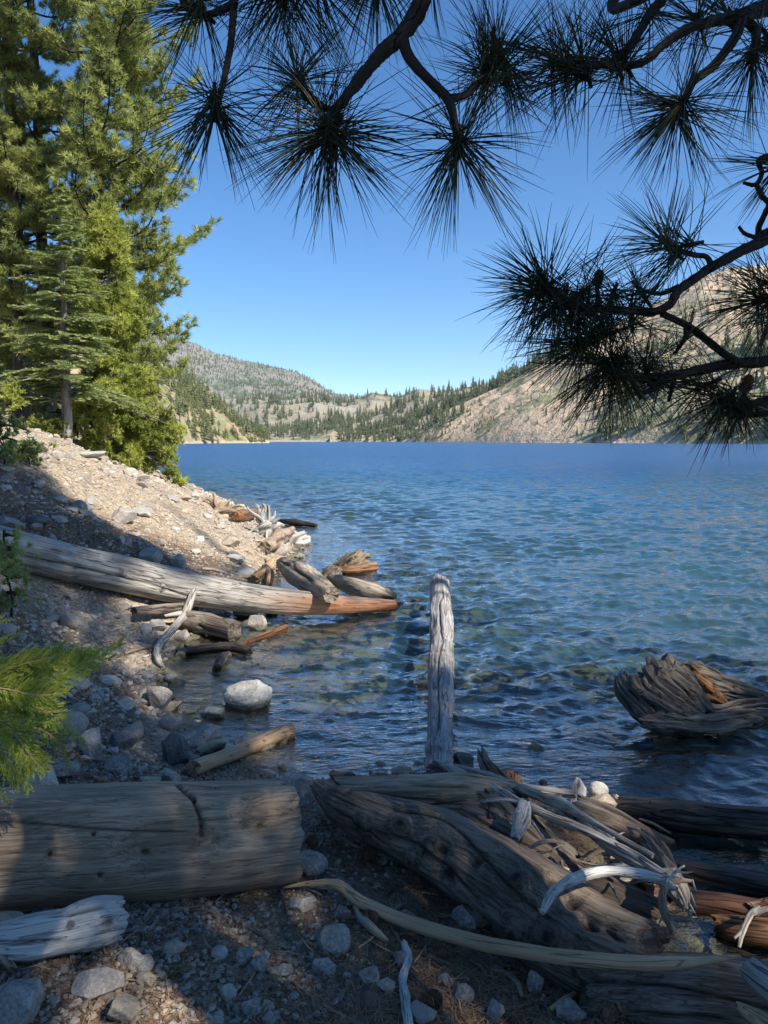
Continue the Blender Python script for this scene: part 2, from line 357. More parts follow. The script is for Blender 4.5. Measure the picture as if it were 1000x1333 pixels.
op = N.math('SUBTRACT', 1.0, N.math('POWER', 2.718, N.math('MULTIPLY', dep, -.72)))
bm = N.n('MixShader'); N.l(op, bm.inputs[0]); N.l(tr.outputs[0], bm.inputs[1]); N.l(bd.outputs[0], bm.inputs[2])
fr = N.n('Fresnel'); fr.inputs[0].default_value = 1.38; N.l(nb, fr.inputs['Normal'])
mx = N.n('MixShader'); N.l(N.math('MULTIPLY', fr.outputs[0], N.mr(N.attr('dist').outputs['Fac'], 5, 40, 1.9, .62), None, True), mx.inputs[0]); N.l(bm.outputs[0], mx.inputs[1]); N.l(gl.outputs[0], mx.inputs[2]); N.l(mx.outputs[0], out.inputs[0])
mb = MB(); mb.add(np.stack([WX, WY, WZ], -1), grid_faces(len(wu), len(wv))[:, ::-1], depth=np.maximum(WD, 0).ravel(), dist=np.hypot(WX, WY).ravel())
tag(mb.build('water', m), 'blue mountain lake, clear and greenish near the shore', kind='structure')

# ------------------------------------------------------------------ hills round the lake
def hill_mat(name, soil, soil2, rock, green, gscale, gamt, ring=True):
    m, nt, b, out = new_mat(name); N = NT(nt); pos = N.n('NewGeometry').outputs['Position']
    a = N.noise(pos, gscale, 5, .6); c = N.noise(pos, gscale * 5, 4, .65); d = N.noise(pos, gscale * .35, 3, .5)
    col = N.mix(N.mr(c, .35, .65), soil, soil2); col = N.mix(N.mr(a, .52, .62), col, rock)
    col = N.mix(N.math('MULTIPLY', N.mr(N.math('ADD', N.math('MULTIPLY', a, .5), N.math('MULTIPLY', c, .5)), .47, .53), N.mr(d, .42, .58, gamt * .3, gamt)), col, green)
    if ring:
        z = N.n('SeparateXYZ'); N.l(pos, z.inputs[0]); col = N.mix(N.mr(N.math('MULTIPLY_ADD', c, 2.0, z.outputs[2]), 2.2, 3.0, .6, 0), col, (.42, .36, .29))
    N.l(col, b.inputs['Base Color']); b.inputs['Roughness'].default_value = .95; b.inputs['Specular IOR Level'].default_value = .1
    N.l(N.bump(N.math('ADD', a, c), .8, .12 / gscale), b.inputs['Normal']); return m
def smooth(T):
    T = np.array(T, float); x = np.arange(T[0, 0] - 400, T[-1, 0] + 401, 4.); y = np.interp(x, T[:, 0], T[:, 1]); k = np.exp(-(np.arange(-60, 61) * 4 / 90.) ** 2); k /= k.sum()
    return np.stack([x, np.convolve(np.pad(y, 60, 'edge'), k, 'valid')], 1)
class Hill:
    def __init__(s, ridge, Ds, Dr, amp, nsc, seed, prof=.85):
        s.r = np.array(ridge, float); s.Ds = smooth(Ds); s.Dr = smooth(Dr); s.amp, s.ns, s.seed, s.prof = amp, nsc, seed, prof
    def P(s, px, v, noise=True):
        px = np.asarray(px, float); v = np.asarray(v, float)
        py = np.interp(px, s.r[:, 0], s.r[:, 1]); ds = np.interp(px, s.Ds[:, 0], s.Ds[:, 1]); dr = np.interp(px, s.Dr[:, 0], s.Dr[:, 1])
        rz = (-math.sin(PITCH) + math.cos(PITCH) * (666.5 - py) / FL) / (math.cos(PITCH) + math.sin(PITCH) * (666.5 - py) / FL)
        hr = np.maximum(CZ + rz * dr, 1)
        y = ds + (dr - ds) * v; x = (px - 500) / FL * y * 1.003
        h = hr * np.where(v <= 1, np.maximum(v, 0) ** s.prof, 1 - (v - 1) * 1.3)
        if noise:
            n = np.stack([x.ravel() * s.ns, y.ravel() * s.ns, np.zeros(x.size)], 1)
            rn = 1 - np.abs(fbm(n, s.seed, 5, .55)).reshape(x.shape) * 2
            h = h + s.amp * rn * np.clip(v * 3, 0, 1) * np.clip(1.35 - v * .9, .25, 1)
        return np.stack([x, y, h + 0 * x - np.where(v < 0, 6, 0)], -1)
    def build(s, name, mat, label, nu, nv):
        px = np.linspace(s.r[0, 0], s.r[-1, 0], nu); v = np.concatenate([[-.05], np.linspace(0, 1, nv), [1.15, 1.4]])
        U, V = np.meshgrid(px, v, indexing='ij'); P = s.P(U, V)
        mb = MB(); mb.add(P, grid_faces(*U.shape)[:, ::-1]); return tag(mb.build(name, mat), label, kind='structure')
M_R = hill_mat('dry hillside', (.42, .31, .21), (.58, .45, .33), (.42, .36, .30), (.14, .16, .065), .03, .8)
M_L = hill_mat('brushy hillside', (.27, .21, .13), (.37, .29, .19), (.32, .27, .21), (.13, .15, .055), .045, .95)
M_M = hill_mat('granite hills', (.27, .235, .17), (.33, .28, .22), (.36, .34, .31), (.10, .125, .06), .018, .8)
M_F = hill_mat('far mountain', (.21, .20, .17), (.26, .23, .20), (.30, .23, .20), (.10, .125, .08), .007, 1.0, False)
hill_r = Hill([(430, 570), (490, 566), (540, 548), (600, 525), (640, 507), (680, 483), (720, 462), (780, 432), (850, 395), (900, 368), (940, 352), (1000, 344), (1060, 335), (1200, 300), (1500, 240)],
              [(430, 950), (500, 880), (640, 600), (1000, 400), (1500, 330)], [(430, 1010), (540, 1000), (700, 850), (1000, 760), (1500, 600)], 11, .012, 5, .8)
hill_c = Hill([(300, 571), (380, 560), (470, 545), (500, 535), (540, 520), (600, 508), (650, 494), (700, 478), (800, 440), (900, 400)],
              [(300, 1050), (900, 900)], [(300, 1250), (900, 1150)], 7, .01, 9, .8)
hill_l = Hill([(-500, 250), (0, 380), (150, 420), (225, 480), (262, 503), (300, 533), (320, 553), (345, 569), (352, 573)], [(-500, 150), (150, 330), (352, 560)], [(-500, 400), (150, 480), (352, 600)], 7, .02, 15, .8)
hill_m = Hill([(150, 510), (250, 515), (300, 526), (335, 519), (370, 526), (410, 522), (450, 529), (485, 517), (520, 522), (545, 511), (600, 515), (660, 510)],
              [(150, 1150), (660, 1150)], [(150, 1900), (660, 1700)], 26, .006, 25, .75)
hill_f = Hill([(-300, 330), (100, 400), (200, 436), (225, 441), (243, 446), (262, 451), (280, 461), (300, 467), (322, 473), (345, 478), (370, 483), (392, 489), (410, 497), (430, 512), (450, 517), (470, 519), (520, 523), (700, 532)],
              [(-300, 1900), (700, 2200)], [(-300, 3000), (700, 3600)], 30, .004, 35, .9)
hill_f.build('far_mountain', M_F, 'hazy blue grey mountain with a long ridge falling to the right', 240, 120)
hill_m.build('granite_hills', M_M, 'low pale granite knolls beyond the head of the lake', 260, 90)
hill_c.build('wooded_spur', M_M, 'wooded spur behind the bare slope on the far right shore', 180, 40)
hill_l.build('left_hillside', M_L, 'steep brushy hillside beyond the trees on the left shore', 180, 60)
hill_r.build('right_hillside', M_R, 'bare tan sunlit hillside rising from the right shore', 420, 160)

# far conifers: a few variants as meshes
FARLEAF = leaf_mat('far conifer green', (.065, .088, .042), (.165, .185, .09), 0, .9)
FARLITE = leaf_mat('far brush green', (.10, .12, .045), (.20, .21, .09), 0, .9)
def far_tree_geo(seed, wide=.2, layers=9, tris=14):
    r = np.random.default_rng(seed); V = []; T = []; TI = []
    def tri(a, b_, c, t): k = len(V); V.extend([a, b_, c]); T.append((k, k + 1, k + 2)); TI.extend([t] * 3)
    for k in range(3):
        a0 = k * 2.1; p = A(math.cos(a0), math.sin(a0), 0) * .012; q = A(math.cos(a0 + 2.1), math.sin(a0 + 2.1), 0) * .012
        tri(p, q, A(0, 0, .5), 0)
    for i in range(layers):
        z = .10 + .86 * i / layers; rad = wide * (1 - (i / layers)) ** .8 * (0.75 + .5 * r.random()) + .015
        for j in range(tris - i):
            a = r.random() * 6.28; rr = rad * (.6 + .6 * r.random()); w = .22 + .2 * r.random()
            tip = A(math.cos(a) * rr, math.sin(a) * rr, z - .02 - .05 * r.random()); t = r.random()
            tri(A(math.cos(a + w) * rr * .45, math.sin(a + w) * rr * .45, z), tip, A(math.cos(a - w) * rr * .3, math.sin(a - w) * rr * .3, z + .10 + .04 * r.random()), t)
            tri(A(math.cos(a - w) * rr * .5, math.sin(a - w) * rr * .5, z - .01), A(0, 0, z + .11), tip, t * .8)
    return np.array(V), np.array(T), np.array(TI)
FT = [far_tree_geo(1), far_tree_geo(2, .16), far_tree_geo(3, .25, 8), far_tree_geo(4, .13, 10), far_tree_geo(5, .45, 5, 16)]
fr_ = np.random.default_rng(12)
def hill_trees(hill, n, pxr, vr, dens, hgt, thing_n, label, group, cat='tree', kinds=(0, 1, 2, 3), stuffname='conifer_wood', stufflabel='', name='distant_conifer', mat=FARLEAF):
    px = fr_.uniform(*pxr, n * 8); v = fr_.uniform(*vr, n * 8); P = hill.P(px, v)
    d = dens(px, v, P); keep = fr_.random(n * 8) < d; P = P[keep][:n]; px = px[keep][:n]
    hh = hgt * np.exp(fr_.normal(0, .28, len(P))); ks = fr_.choice(kinds, len(P)); dist = np.hypot(P[:, 0], P[:, 1]); order = np.argsort(-hh / dist)
    ms = {}
    for i in order[:thing_n]:
        k = ks[i]
        if (k, hgt) not in ms:
            V, T, TI = FT[k]; q = MB(); q.add(V, None, T, tint=TI); o = q.build(name, mat, smooth=False); ms[(k, hgt)] = o
        else:
            o = ms[(k, hgt)].copy(); COL.objects.link(o)
        tag(o, label, cat, group); s = hh[i]; o.location = P[i] - A(0, 0, .03 * s); o.scale = (s, s, s); o.rotation_euler = (0, 0, fr_.random() * 6.28)
    rest = order[thing_n:]
    if len(rest):
        q = MB()
        for i in rest:
            V, T, TI = FT[ks[i]]; a = fr_.random() * 6.28; c, s_ = math.cos(a), math.sin(a)
            W = np.stack([V[:, 0] * c - V[:, 1] * s_, V[:, 0] * s_ + V[:, 1] * c, V[:, 2] - .03], 1) * hh[i] + P[i]
            q.add(W, None, T, tint=np.clip(TI * .7 + fr_.random() * .3, 0, 1))
        tag(q.build(stuffname, mat, smooth=False), stufflabel, kind='stuff')
def nz(P, s, sd): return fbm(np.stack([P[:, 0] * s, P[:, 1] * s, np.zeros(len(P))], 1), sd, 3)
hill_trees(hill_r, 900, (745, 1300), (0, .42), lambda px, v, P: sstep(.45, .10, v) * (.35 + 1.2 * nz(P, .02, 3)) * sstep(745, 800, px), 10, 130,
    'dark green conifer in the wood at the foot of the right hillside', 'conifers at the foot of the right hillside', stuffname='conifer_wood', stufflabel='conifer wood along the right shore below the bare hillside')
hill_trees(hill_r, 1500, (560, 1300), (.02, 1.0), lambda px, v, P: .14 + .6 * (nz(P, .012, 8) > .08), 3.4, 40,
    'small lone conifer dotted on the bare tan right hillside', 'small conifers on the bare hillside', stuffname='hillside_brush', stufflabel='scattered brush and small trees on the bare right hillside', kinds=(2, 4), mat=FARLITE)
hill_trees(hill_r, 420, (480, 760), (.86, 1.06), lambda px, v, P: sstep(760, 690, px) * .9, 12, 90,
    'conifer standing along the skyline of the bare right hillside', 'conifers along the ridge line', stuffname='ridge_wood', stufflabel='wood on the ridge above the bare hillside')
hill_trees(hill_r, 260, (440, 640), (0, .5), lambda px, v, P: sstep(640, 520, px) * .6, 9, 0, '', '', stuffname='shore_wood', stufflabel='trees on the point of the right shore')
hill_trees(hill_c, 620, (320, 720), (0.05, 1.05), lambda px, v, P: .75 + 0 * px, 14, 40,
    'tall conifer on the wooded spur behind the right slope', 'conifers on the wooded spur', stuffname='spur_wood', stufflabel='dense conifer wood on the spur')
hill_trees(hill_l, 620, (120, 352), (0, 1), lambda px, v, P: .35 + .8 * (nz(P, .03, 4) > 0), 5.5, 0, '', '', kinds=(2, 4, 4), stuffname='hillside_scrub', stufflabel='olive scrub and small trees on the left hillside', mat=FARLITE)
hill_trees(hill_l, 70, (150, 352), (0, .9), lambda px, v, P: .5 + 0 * v, 7.5, 20, 'dark conifer on the brushy left hillside', 'conifers on the left hillside', stuffname='left_wood', stufflabel='conifers scattered over the left hillside')
hill_trees(hill_m, 900, (180, 660), (.0, 1.02), lambda px, v, P: .25 + .8 * (nz(P, .006, 4) > 0), 14, 0, '', '', stuffname='valley_wood', stufflabel='conifer forest between the granite knolls')
hill_trees(hill_f, 5000, (120, 560), (.1, 1.0), lambda px, v, P: .3 + .9 * (nz(P, .0016, 4) > -.1), 10, 0, '', '', stuffname='mountain_forest', stufflabel='far off forest over the flank of the mountain')
# ------------------------------------------------------------------ driftwood
def log_mesh(name, P, rad, mat, parent=None, seed=0, sides=44, step=.025, lump=.12, ridge=.05, cracks=3, ragged=(.5, .5), knots=(), flat=1.0, stain=None, twist=.3, bury=0, cdep=.15, hollow=()):
    r_ = np.random.default_rng(seed + 100); P = np.asarray(P, float)
    Lh = np.linalg.norm(np.diff(P, axis=0), axis=1).sum(); n = int(np.clip(Lh / step, 8, 480))
    C = catmull(P, n); T, Nn, B = frames(C); th = np.linspace(0, 2 * np.pi, sides, endpoint=False)
    u = np.linspace(0, 1, n); rr = np.interp(u, np.linspace(0, 1, len(rad)), rad); s = u * Lh; R0 = float(np.mean(rad))
    S, TH = np.meshgrid(s, th, indexing='ij'); RR = rr[:, None] * np.ones_like(TH); off = r_.random() * 50
    cx, cy = np.cos(TH), np.sin(TH)
    g = np.stack([(cx * 1.3).ravel(), (cy * 1.3).ravel(), (S / (R0 * 4)).ravel()], 1) + off
    mod = 1 + lump * 1.6 * fbm(g, seed, 3).reshape(S.shape)
    g2 = np.stack([(cx * 6).ravel(), (cy * 6).ravel(), (S / (R0 * 5)).ravel()], 1) + off
    mod = mod + ridge * 1.5 * fbm(g2, seed + 3, 3, .6).reshape(S.shape)
    pit = np.zeros_like(S)
    for k in range(cracks):
        t0 = r_.random() * 6.28; c = t0 + twist * (S / Lh - .5) + .25 * vn(np.stack([S.ravel() / (R0 * 3) + k * 9, S.ravel() * 0, S.ravel() * 0], 1), seed + k).reshape(S.shape)
        dth = np.abs((TH - c + np.pi) % (2 * np.pi) - np.pi); a, b_ = sorted(r_.random(2)); b_ = max(b_, a + .3)
        win = sstep(a - .05, a + .05, S / Lh) * sstep(b_ + .05, b_ - .05, S / Lh); w = 1.6 * np.pi / sides
        e = np.exp(-(dth / w) ** 2) * win; mod -= cdep * e; pit = np.maximum(pit, e)
    for (ku, kt, kr, kh) in knots:       # place along, angle, radius, height (negative digs a hole)
        dd = np.hypot((S / Lh - ku) * Lh / kr, ((TH - kt + np.pi) % (2 * np.pi) - np.pi) * RR / kr)
        e = np.exp(-dd ** 2 * 1.6); mod += kh * e / np.maximum(RR, 1e-4) - abs(kh) * .35 * np.exp(-((dd - 1.25) / .35) ** 2) / np.maximum(RR, 1e-4) * (kh > 0)
        pit = np.maximum(pit, sstep(.5, .8, e) * .8 if kh < 0 else np.exp(-(dd * 2.2) ** 2))
    for (ku, kt, kr, kh) in hollow:
        dd = np.hypot((S / Lh - ku) * Lh / kr * .7, ((TH - kt + np.pi) % (2 * np.pi) - np.pi) * RR / kr) + .3 * fbm(g * 1.7, seed + 5, 3).reshape(S.shape)
        e = sstep(1.3, .2, dd); mod += kh * e / np.maximum(RR, 1e-4); pit = np.maximum(pit, e * .35)
    RR = RR * mod
    # ragged ends
    ax = np.zeros_like(S); gg = np.stack([np.cos(th) * 2.2, np.sin(th) * 2.2, th * 0 + off], 1); g3 = gg * 3.3
    for end, amt in ((0, ragged[0]), (-1, ragged[1])):
        jag = (fbm(gg + (5 if end else 0), seed, 3) * 1.2 + .7 * fbm(g3, seed + 9, 2)) * amt * rr[end]
        fall = np.exp(-((S - (0 if end == 0 else Lh)) / (R0 * 2.0)) ** 2); ax += fall * jag[None] * (1 if end == 0 else -1) * -1
    V = C[:, None] + T[:, None] * ax[..., None] + Nn[:, None] * (RR * cx)[..., None] + B[:, None] * (RR * cy)[..., None] * flat
    GR = np.stack([(RR * cx), (RR * cy), S + ax], -1) + off; ST = np.zeros_like(S) if stain is None else stain(S / Lh, TH)
    mb = MB(); mb.add(V, grid_faces(n, sides, True), grain=GR.reshape(-1, 3), stain=ST.ravel(), pit=np.clip(pit, 0, 1).ravel())
    for end in (0, -1):
        rings = []; gr = []; cc = V[end].mean(0); dirn = T[end] * (-1 if end == 0 else 1)
        for q in (1, .82, .6, .35, .12):
            rp = cc + (V[end] - cc) * q
            jit = fbm(np.stack([np.cos(th) * q * 3, np.sin(th) * q * 3, th * 0 + off], 1), seed + 20, 3) * rr[end] * .35 * ragged[end]
            rings.append(rp + dirn * (jit[:, None] * (q < 1)) - dirn * (ragged[end] * rr[end] * .25 * (1 - q))); gr.append(np.stack([np.cos(th) * q * rr[end], np.sin(th) * q * rr[end] , th * 0 + jit * 6], 1) * A(1, 1, 1) + off)
        W = np.concatenate(rings); q = grid_faces(5, sides, True)
        if end == 0: q = q[:, ::-1]
        c0 = len(W); W = np.vstack([W, W[-sides:].mean(0)]); j = np.arange(sides); t = np.stack([4 * sides + j, 4 * sides + (j + 1) % sides, np.full(sides, c0)], 1)
        mb.add(W, q, t if end != 0 else t[:, ::-1], grain=np.vstack([np.concatenate(gr), A(off, off, off)]), stain=np.full(len(W), float(ST[end].mean())), pit=np.full(len(W), .35 if ragged[end] > .2 else .15))
    return mb.build(name, mat, parent)
def pts(L):
    """picture points with a width in pixels -> world centre line and radii. (px, py, width, lift) rests on ground or water plus lift; (px, py, width, 'y', Y) stands at distance Y"""
    P = []; Rr = []
    for e in L:
        if len(e) == 5: p = PY(e[0], e[1], e[4]); d = np.dot(p - CAMP, FW); r = e[2] / 2 * d / FL
        else:
            r = .05
            for _ in range(3): p, d = G(e[0], e[1], max(r * .85 + e[3], .003)); r = e[2] / 2 * d / FL
        P.append(p); Rr.append(r)
    return np.array(P), Rr
def D(name, label, cat, L, mat, group=None, parts=None, **kw):
    P, r = pts(L); return DW(name, label, cat, P, r, mat, group, parts, **kw)
def DW(name, label, cat, P, r, mat, group=None, parts=None, **kw):
    kw.setdefault('seed', abs(hash_(label)) % 1000)
    o = log_mesh(name, P, r, mat, **kw); rebase(o, P[len(P) // 2]); tag(o, label, cat, group); return o
def hash_(s):
    h = 0
    for c in s: h = (h * 131 + ord(c)) % 1000003
    return h
pi = math.pi
# --- foreground left log
o = D('fallen_log', 'broad weathered log in the left foreground with a crack across it and knot holes', 'log',
  [(-330, 1130, 158, .02), (-120, 1115, 155, .02), (60, 1103, 150, .01), (220, 1094, 146, .0), (374, 1081, 128, -.01)], BROWNG, sides=240, step=.0075, lump=.05, ridge=.010, cracks=4, cdep=.03,
  ragged=(.3, .10), hollow=[(.735, 1.2, .12, -.05), (.93, .75, .085, -.03)], knots=[(.915, .9, .022, -.03), (.62, 1.6, .014, -.02) , (.985, -.1, .022, -.02), (.78, .35, .012, -.012), (.60, .9, .016, -.02), (.835, .05, .012, -.012), (.70, 1.3, .02, -.03), (.5, 1.2, .02, -.03)], stain=None, twist=.25)
# a wide split across the log
def split_log(o, pxs):
    me = o.data; n = len(me.vertices); co = np.zeros(n * 3, np.float32); me.vertices.foreach_get('co', co); co = co.reshape(-1, 3); loc = np.array(o.location)
    w = co + loc - CAMP; d = w @ FW; px = 500 + FL * (w @ RT) / d; py = 666.5 - FL * (w @ UP) / d
    pl = np.array(pxs, float); best = np.full(n, 1e9)
    for a, b in zip(pl[:-1], pl[1:]):
        t = np.clip(((px - a[0]) * (b[0] - a[0]) + (py - a[1]) * (b[1] - a[1])) / ((b - a) ** 2).sum(), 0, 1)
        best = np.minimum(best, np.hypot(px - a[0] - t * (b[0] - a[0]), py - a[1] - t * (b[1] - a[1])))
    e = np.exp(-(best / 2.0) ** 2); nr = np.zeros(n * 3, np.float32); me.vertices.foreach_get('normal', nr); nr = nr.reshape(-1, 3)
    front = (nr @ (-FW) > -.2); e = e * front; co = co - nr * (e * .032)[:, None]; me.vertices.foreach_set('co', co.ravel())
    p = np.zeros(n, np.float32); me.attributes['pit'].data.foreach_get('value', p); me.attributes['pit'].data.foreach_set('value', np.maximum(p, e).astype(np.float32)); me.update()
split_log(o, [(232, 1022), (243, 1032), (252, 1040), (257, 1052), (261, 1066), (262, 1090)])
# --- long log across the slope into the water
def st_long(u, th): return sstep(.66, .86, u) * sstep(-.9, .4, -np.cos(th) + .6 * (u - .6) * 3) * .9
big = D('fallen_log', 'long silver grey log lying from the left slope into the lake, tip stained orange', 'log',
  [(-210, 672, 60, .05), (-60, 699, 56, .05), (60, 725, 50, .06), (160, 748, 46, .08), (250, 766, 44, .12), (340, 780, 36, .12), (430, 787, 28, .06), (514, 788, 14, -.02)], GREY, sides=90, step=.03, lump=.05, ridge=.035, cracks=10, cdep=.10,
  ragged=(.4, .6), knots=[(.62, 1.0, .03, .02), (.66, .8, .03, .02), (.50, 1.9, .04, .03), (.42, 1.5, .04, .03), (.8, 1.2, .02, .02), (.55, .8, .03, .02)], stain=st_long, twist=.5)
# --- standing-out log in the water
LOGM = wood_mat('pale grey weathered log', (.46, .43, .40), (.16, .145, .135), stain=(.66, .65, .62), fine=1.3)
def st_w(u, th): return sstep(.36, .40, u) * sstep(.52, .47, u) * sstep(.9, .5, np.abs((th - 1.6 + np.pi) % (2 * np.pi) - np.pi))
o = DW('weathered_log', 'grey log reaching straight out over the water with a pale bare patch and branch stubs', 'log',
  [PZ(571, 1006, .04), PZ(573, 960, .08), PZ(574, 880, .14), PZ(575, 820, .19), PZ(572, 762, .24)], [.076, .084, .098, .114, .120], LOGM, sides=80, step=.018, lump=.10, ridge=.07, cracks=7, cdep=.16, ragged=(.6, 1.5),
  knots=[(.18, 2.4, .03, .045), (.3, 1.0, .015, .02), (.42, 1.9, .02, .03), (.55, .6, .016, .025), (.6, 2.2, .018, .03), (.68, 1.7, .016, .025), (.76, 1.0, .016, .02), (.83, 2.3, .018, .03), (.9, .8, .015, .02), (.5, 1.5, .018, .02), (.72, 2.6, .016, .03)], twist=.3, stain=st_w)
# --- near driftwood pile on the right
o = D('root_log', 'massive dark gnarled root log running down to the lower right of the foreground', 'log',
  [(412, 1022, 16, .12), (445, 1048, 46, .09), (500, 1074, 66, .06), (570, 1102, 90, .02), (650, 1150, 112, .0), (720, 1200, 132, -.02), (790, 1240, 130, -.03), (850, 1256, 96, -.02)], ROOTW, sides=130, step=.010, lump=.17, ridge=.02, cracks=5, cdep=.07,
  ragged=(1.1, .6), knots=[(.42, 1.3, .03, -.02), (.47, 1.0, .045, -.05), (.5, 1.5, .05, -.05), (.62, 1.9, .035, -.04), (.55, .8, .03, -.03), (.83, .6, .04, -.06), (.72, .3, .06, -.03), (.78, .35, .05, -.05), (.87, .5, .04, -.05), (.93, 1.0, .05, .03), (.33, .8, .05, .03), (.70, 1.5, .05, .045), (.78, 1.2, .06, .05), (.25, 1.3, .05, .035), (.38, 1.6, .04, .04), (.66, .7, .05, .04), (.88, 1.5, .05, .045), (.96, .4, .05, .05), (.58, 2.2, .045, .04)], twist=1.3)
D('drift_log', 'dark waterlogged log in the lower right corner under the end of the long brown stick', 'log',
  [(755, 1290, 60, -.03), (840, 1290, 84, -.02), (930, 1298, 92, -.02), (1080, 1326, 98, -.02)], ROOTW, sides=80, step=.014, lump=.08, ridge=.05, cracks=8, ragged=(.5, .4))
D('drift_log', 'grey flat topped log lying behind the gnarled root log at the water edge', 'log',
  [(440, 1030, 36, .08), (520, 1032, 46, .10), (600, 1030, 48, .12), (660, 1035, 36, .12)], BROWNG, sides=70, step=.012, lump=.1, ridge=.04, cracks=8, flat=.8, ragged=(.8, .9))
D('drift_log', 'short split grey timber tucked between the root log and the flat topped log', 'log',
  [(520, 1052, 26, .07), (590, 1050, 32, .10), (655, 1045, 26, .13)], ROOTW, sides=48, step=.012, lump=.1, ridge=.06, cracks=6, ragged=(.9, .9))
D('splintered_snag', 'small charred looking splinter of wood standing up behind the tip of the root log', 'driftwood',
  [(433, 1008, 10, .16), (452, 1018, 24, .13), (474, 1034, 20, .11)], BLACKW, sides=36, step=.008, lump=.3, ridge=.15, cracks=4, ragged=(1.6, 1.0))
D('broken_snag', 'pointed dark snag with split top sticking up against the lake beside the pile', 'driftwood',
  [(627, 978, 10, 'y', 3.95), (632, 995, 18, 'y', 3.85), (650, 1018, 24, 'y', 3.75), (676, 1046, 34, 'y', 3.6)], GREYD, sides=40, step=.008, lump=.2, ridge=.12, cracks=5, ragged=(2.2, .8))
D('drift_log', 'grey knobbly stump with a pale bony knob in the middle of the driftwood pile', 'driftwood',
  [(628, 1040, 34, .12), (655, 1060, 50, .10), (700, 1100, 52, .06), (740, 1128, 40, .04)], GREYD, sides=60, step=.010, lump=.25, ridge=.08, cracks=5, knots=[(.35, 1.3, .04, .05), (.5, .7, .03, -.03)], ragged=(.8, .8))
D('bleached_knob', 'bone white broken branch stub hanging on the grey knobbly stump', 'driftwood',
  [(683, 1046, 16, 'y', 3.12), (680, 1066, 26, 'y', 3.05), (670, 1092, 11, 'y', 2.98)], SILVER, sides=30, step=.007, lump=.15, ridge=.05, cracks=3)
D('drift_log', 'long dark hollowed log sloping behind the root log under the thin branches', 'log',
  [(600, 1064, 40, .05), (680, 1108, 50, .04), (760, 1148, 46, .03), (850, 1190, 40, .0)], ROOTW, sides=70, step=.012, lump=.15, ridge=.07, cracks=6, knots=[(.5, 1.3, .06, -.05)])
D('drift_log', 'brown pointed log lying under the pale stones behind the thin branches', 'log',
  [(752, 1050, 28, .07), (790, 1064, 32, .05), (830, 1084, 26, .03), (872, 1098, 12, .02)], BROWNG, sides=44, step=.010, lump=.12, ridge=.06, cracks=5, ragged=(.5, 1.2), stain=lambda u, t: .5 * sstep(.4, .9, u))
D('drift_log', 'grey pointed plank leaning over the pile in front of the pale stones', 'driftwood',
  [(725, 1040, 12, 'y', 3.5), (760, 1070, 20, 'y', 3.26), (800, 1104, 20, 'y', 3.04), (852, 1134, 17, 'y', 2.88)], GREY, sides=40, step=.010, lump=.1, ridge=.06, cracks=5, ragged=(1.8, .8))
D('drift_log', 'silver grey log end beneath the arched white branch', 'log',
  [(700, 1140, 22, .07), (760, 1140, 26, .07), (830, 1137, 22, .07), (868, 1141, 18, .05)], GREY, sides=40, step=.010, lump=.1, ridge=.06, cracks=5)
D('drift_log', 'thin pale plank resting across the pile left of the white upright chunk', 'driftwood',
  [(640, 1020, 12, 'y', 3.75), (700, 1028, 12, 'y', 3.7), (748, 1034, 10, 'y', 3.7)], GREY, sides=24, step=.012, lump=.12, cracks=3)
D('black_log', 'black waterlogged log lying level in the water at the right edge', 'log',
  [(806, 1052, 30, .02), (880, 1062, 40, .02), (960, 1070, 40, .02), (1120, 1082, 44, .02)], BLACKW, sides=60, step=.014, lump=.08, ridge=.06, cracks=6)
D('sunken_log', 'dark half sunken log slanting under the water right of the branch tangle', 'log',
  [(840, 1120, 34, -.04), (920, 1144, 36, -.05), (1080, 1172, 42, -.04)], BLACKW, sides=50, step=.02, lump=.08, cracks=4)
D('sunken_log', 'dark sunken log in the inlet below the branch tangle', 'log',
  [(830, 1168, 34, -.03), (900, 1180, 40, -.06), (1020, 1200, 46, -.08)], BLACKW, sides=50, step=.02, lump=.08, cracks=4, stain=lambda u, t: .5 + 0 * u)
D('red_log', 'reddish brown wet log entering from the right edge above the cut block', 'log',
  [(932, 1204, 26, .0), (970, 1212, 36, .0), (1080, 1226, 44, .0)], ORANGE, sides=44, step=.012, lump=.08, cracks=5, ragged=(.4, .4))
D('red_log', 'small reddish log end behind the white twig at the right edge', 'log',
  [(975, 1186, 20, .02), (1010, 1180, 24, .02), (1060, 1172, 24, .02)], ORANGE, sides=34, step=.012, lump=.08, cracks=4)
D('cut_block', 'grey block of wood with rounded edges at the right edge above the corner', 'driftwood',
  [(975, 1262, 36, .26), (1000, 1283, 44, .24), (1040, 1312, 44, .22)], GREY, sides=40, step=.010, lump=.1, ridge=.05, cracks=5, flat=.7, ragged=(.35, .3))
D('wood_chunk', 'tan wedge of wood in the bottom right corner', 'driftwood',
  [(964, 1312, 12, .20), (985, 1326, 26, .18), (1020, 1348, 26, .16)], TAN, sides=24, step=.01, lump=.1, ragged=(1.2, .4))
D('root_knot', 'dark upright root knot where the thin branches end, right of the pile', 'driftwood',
  [(836, 1088, 14, .16), (852, 1106, 24, .16), (866, 1128, 28, .16), (878, 1152, 34, .15), (884, 1170, 24, .12)], BLACKW, sides=40, step=.008, lump=.35, ridge=.15, cracks=5, ragged=(2, .8))
D('root_ball', 'pale shaggy root end at the tip of the long thin branches', 'driftwood',
  [(858, 1134, 14, .22), (872, 1144, 26, .22), (884, 1160, 24, .21), (892, 1178, 12, .18)], PALEST, sides=36, step=.007, lump=.4, ridge=.2, cracks=6, ragged=(1.5, 1.5))
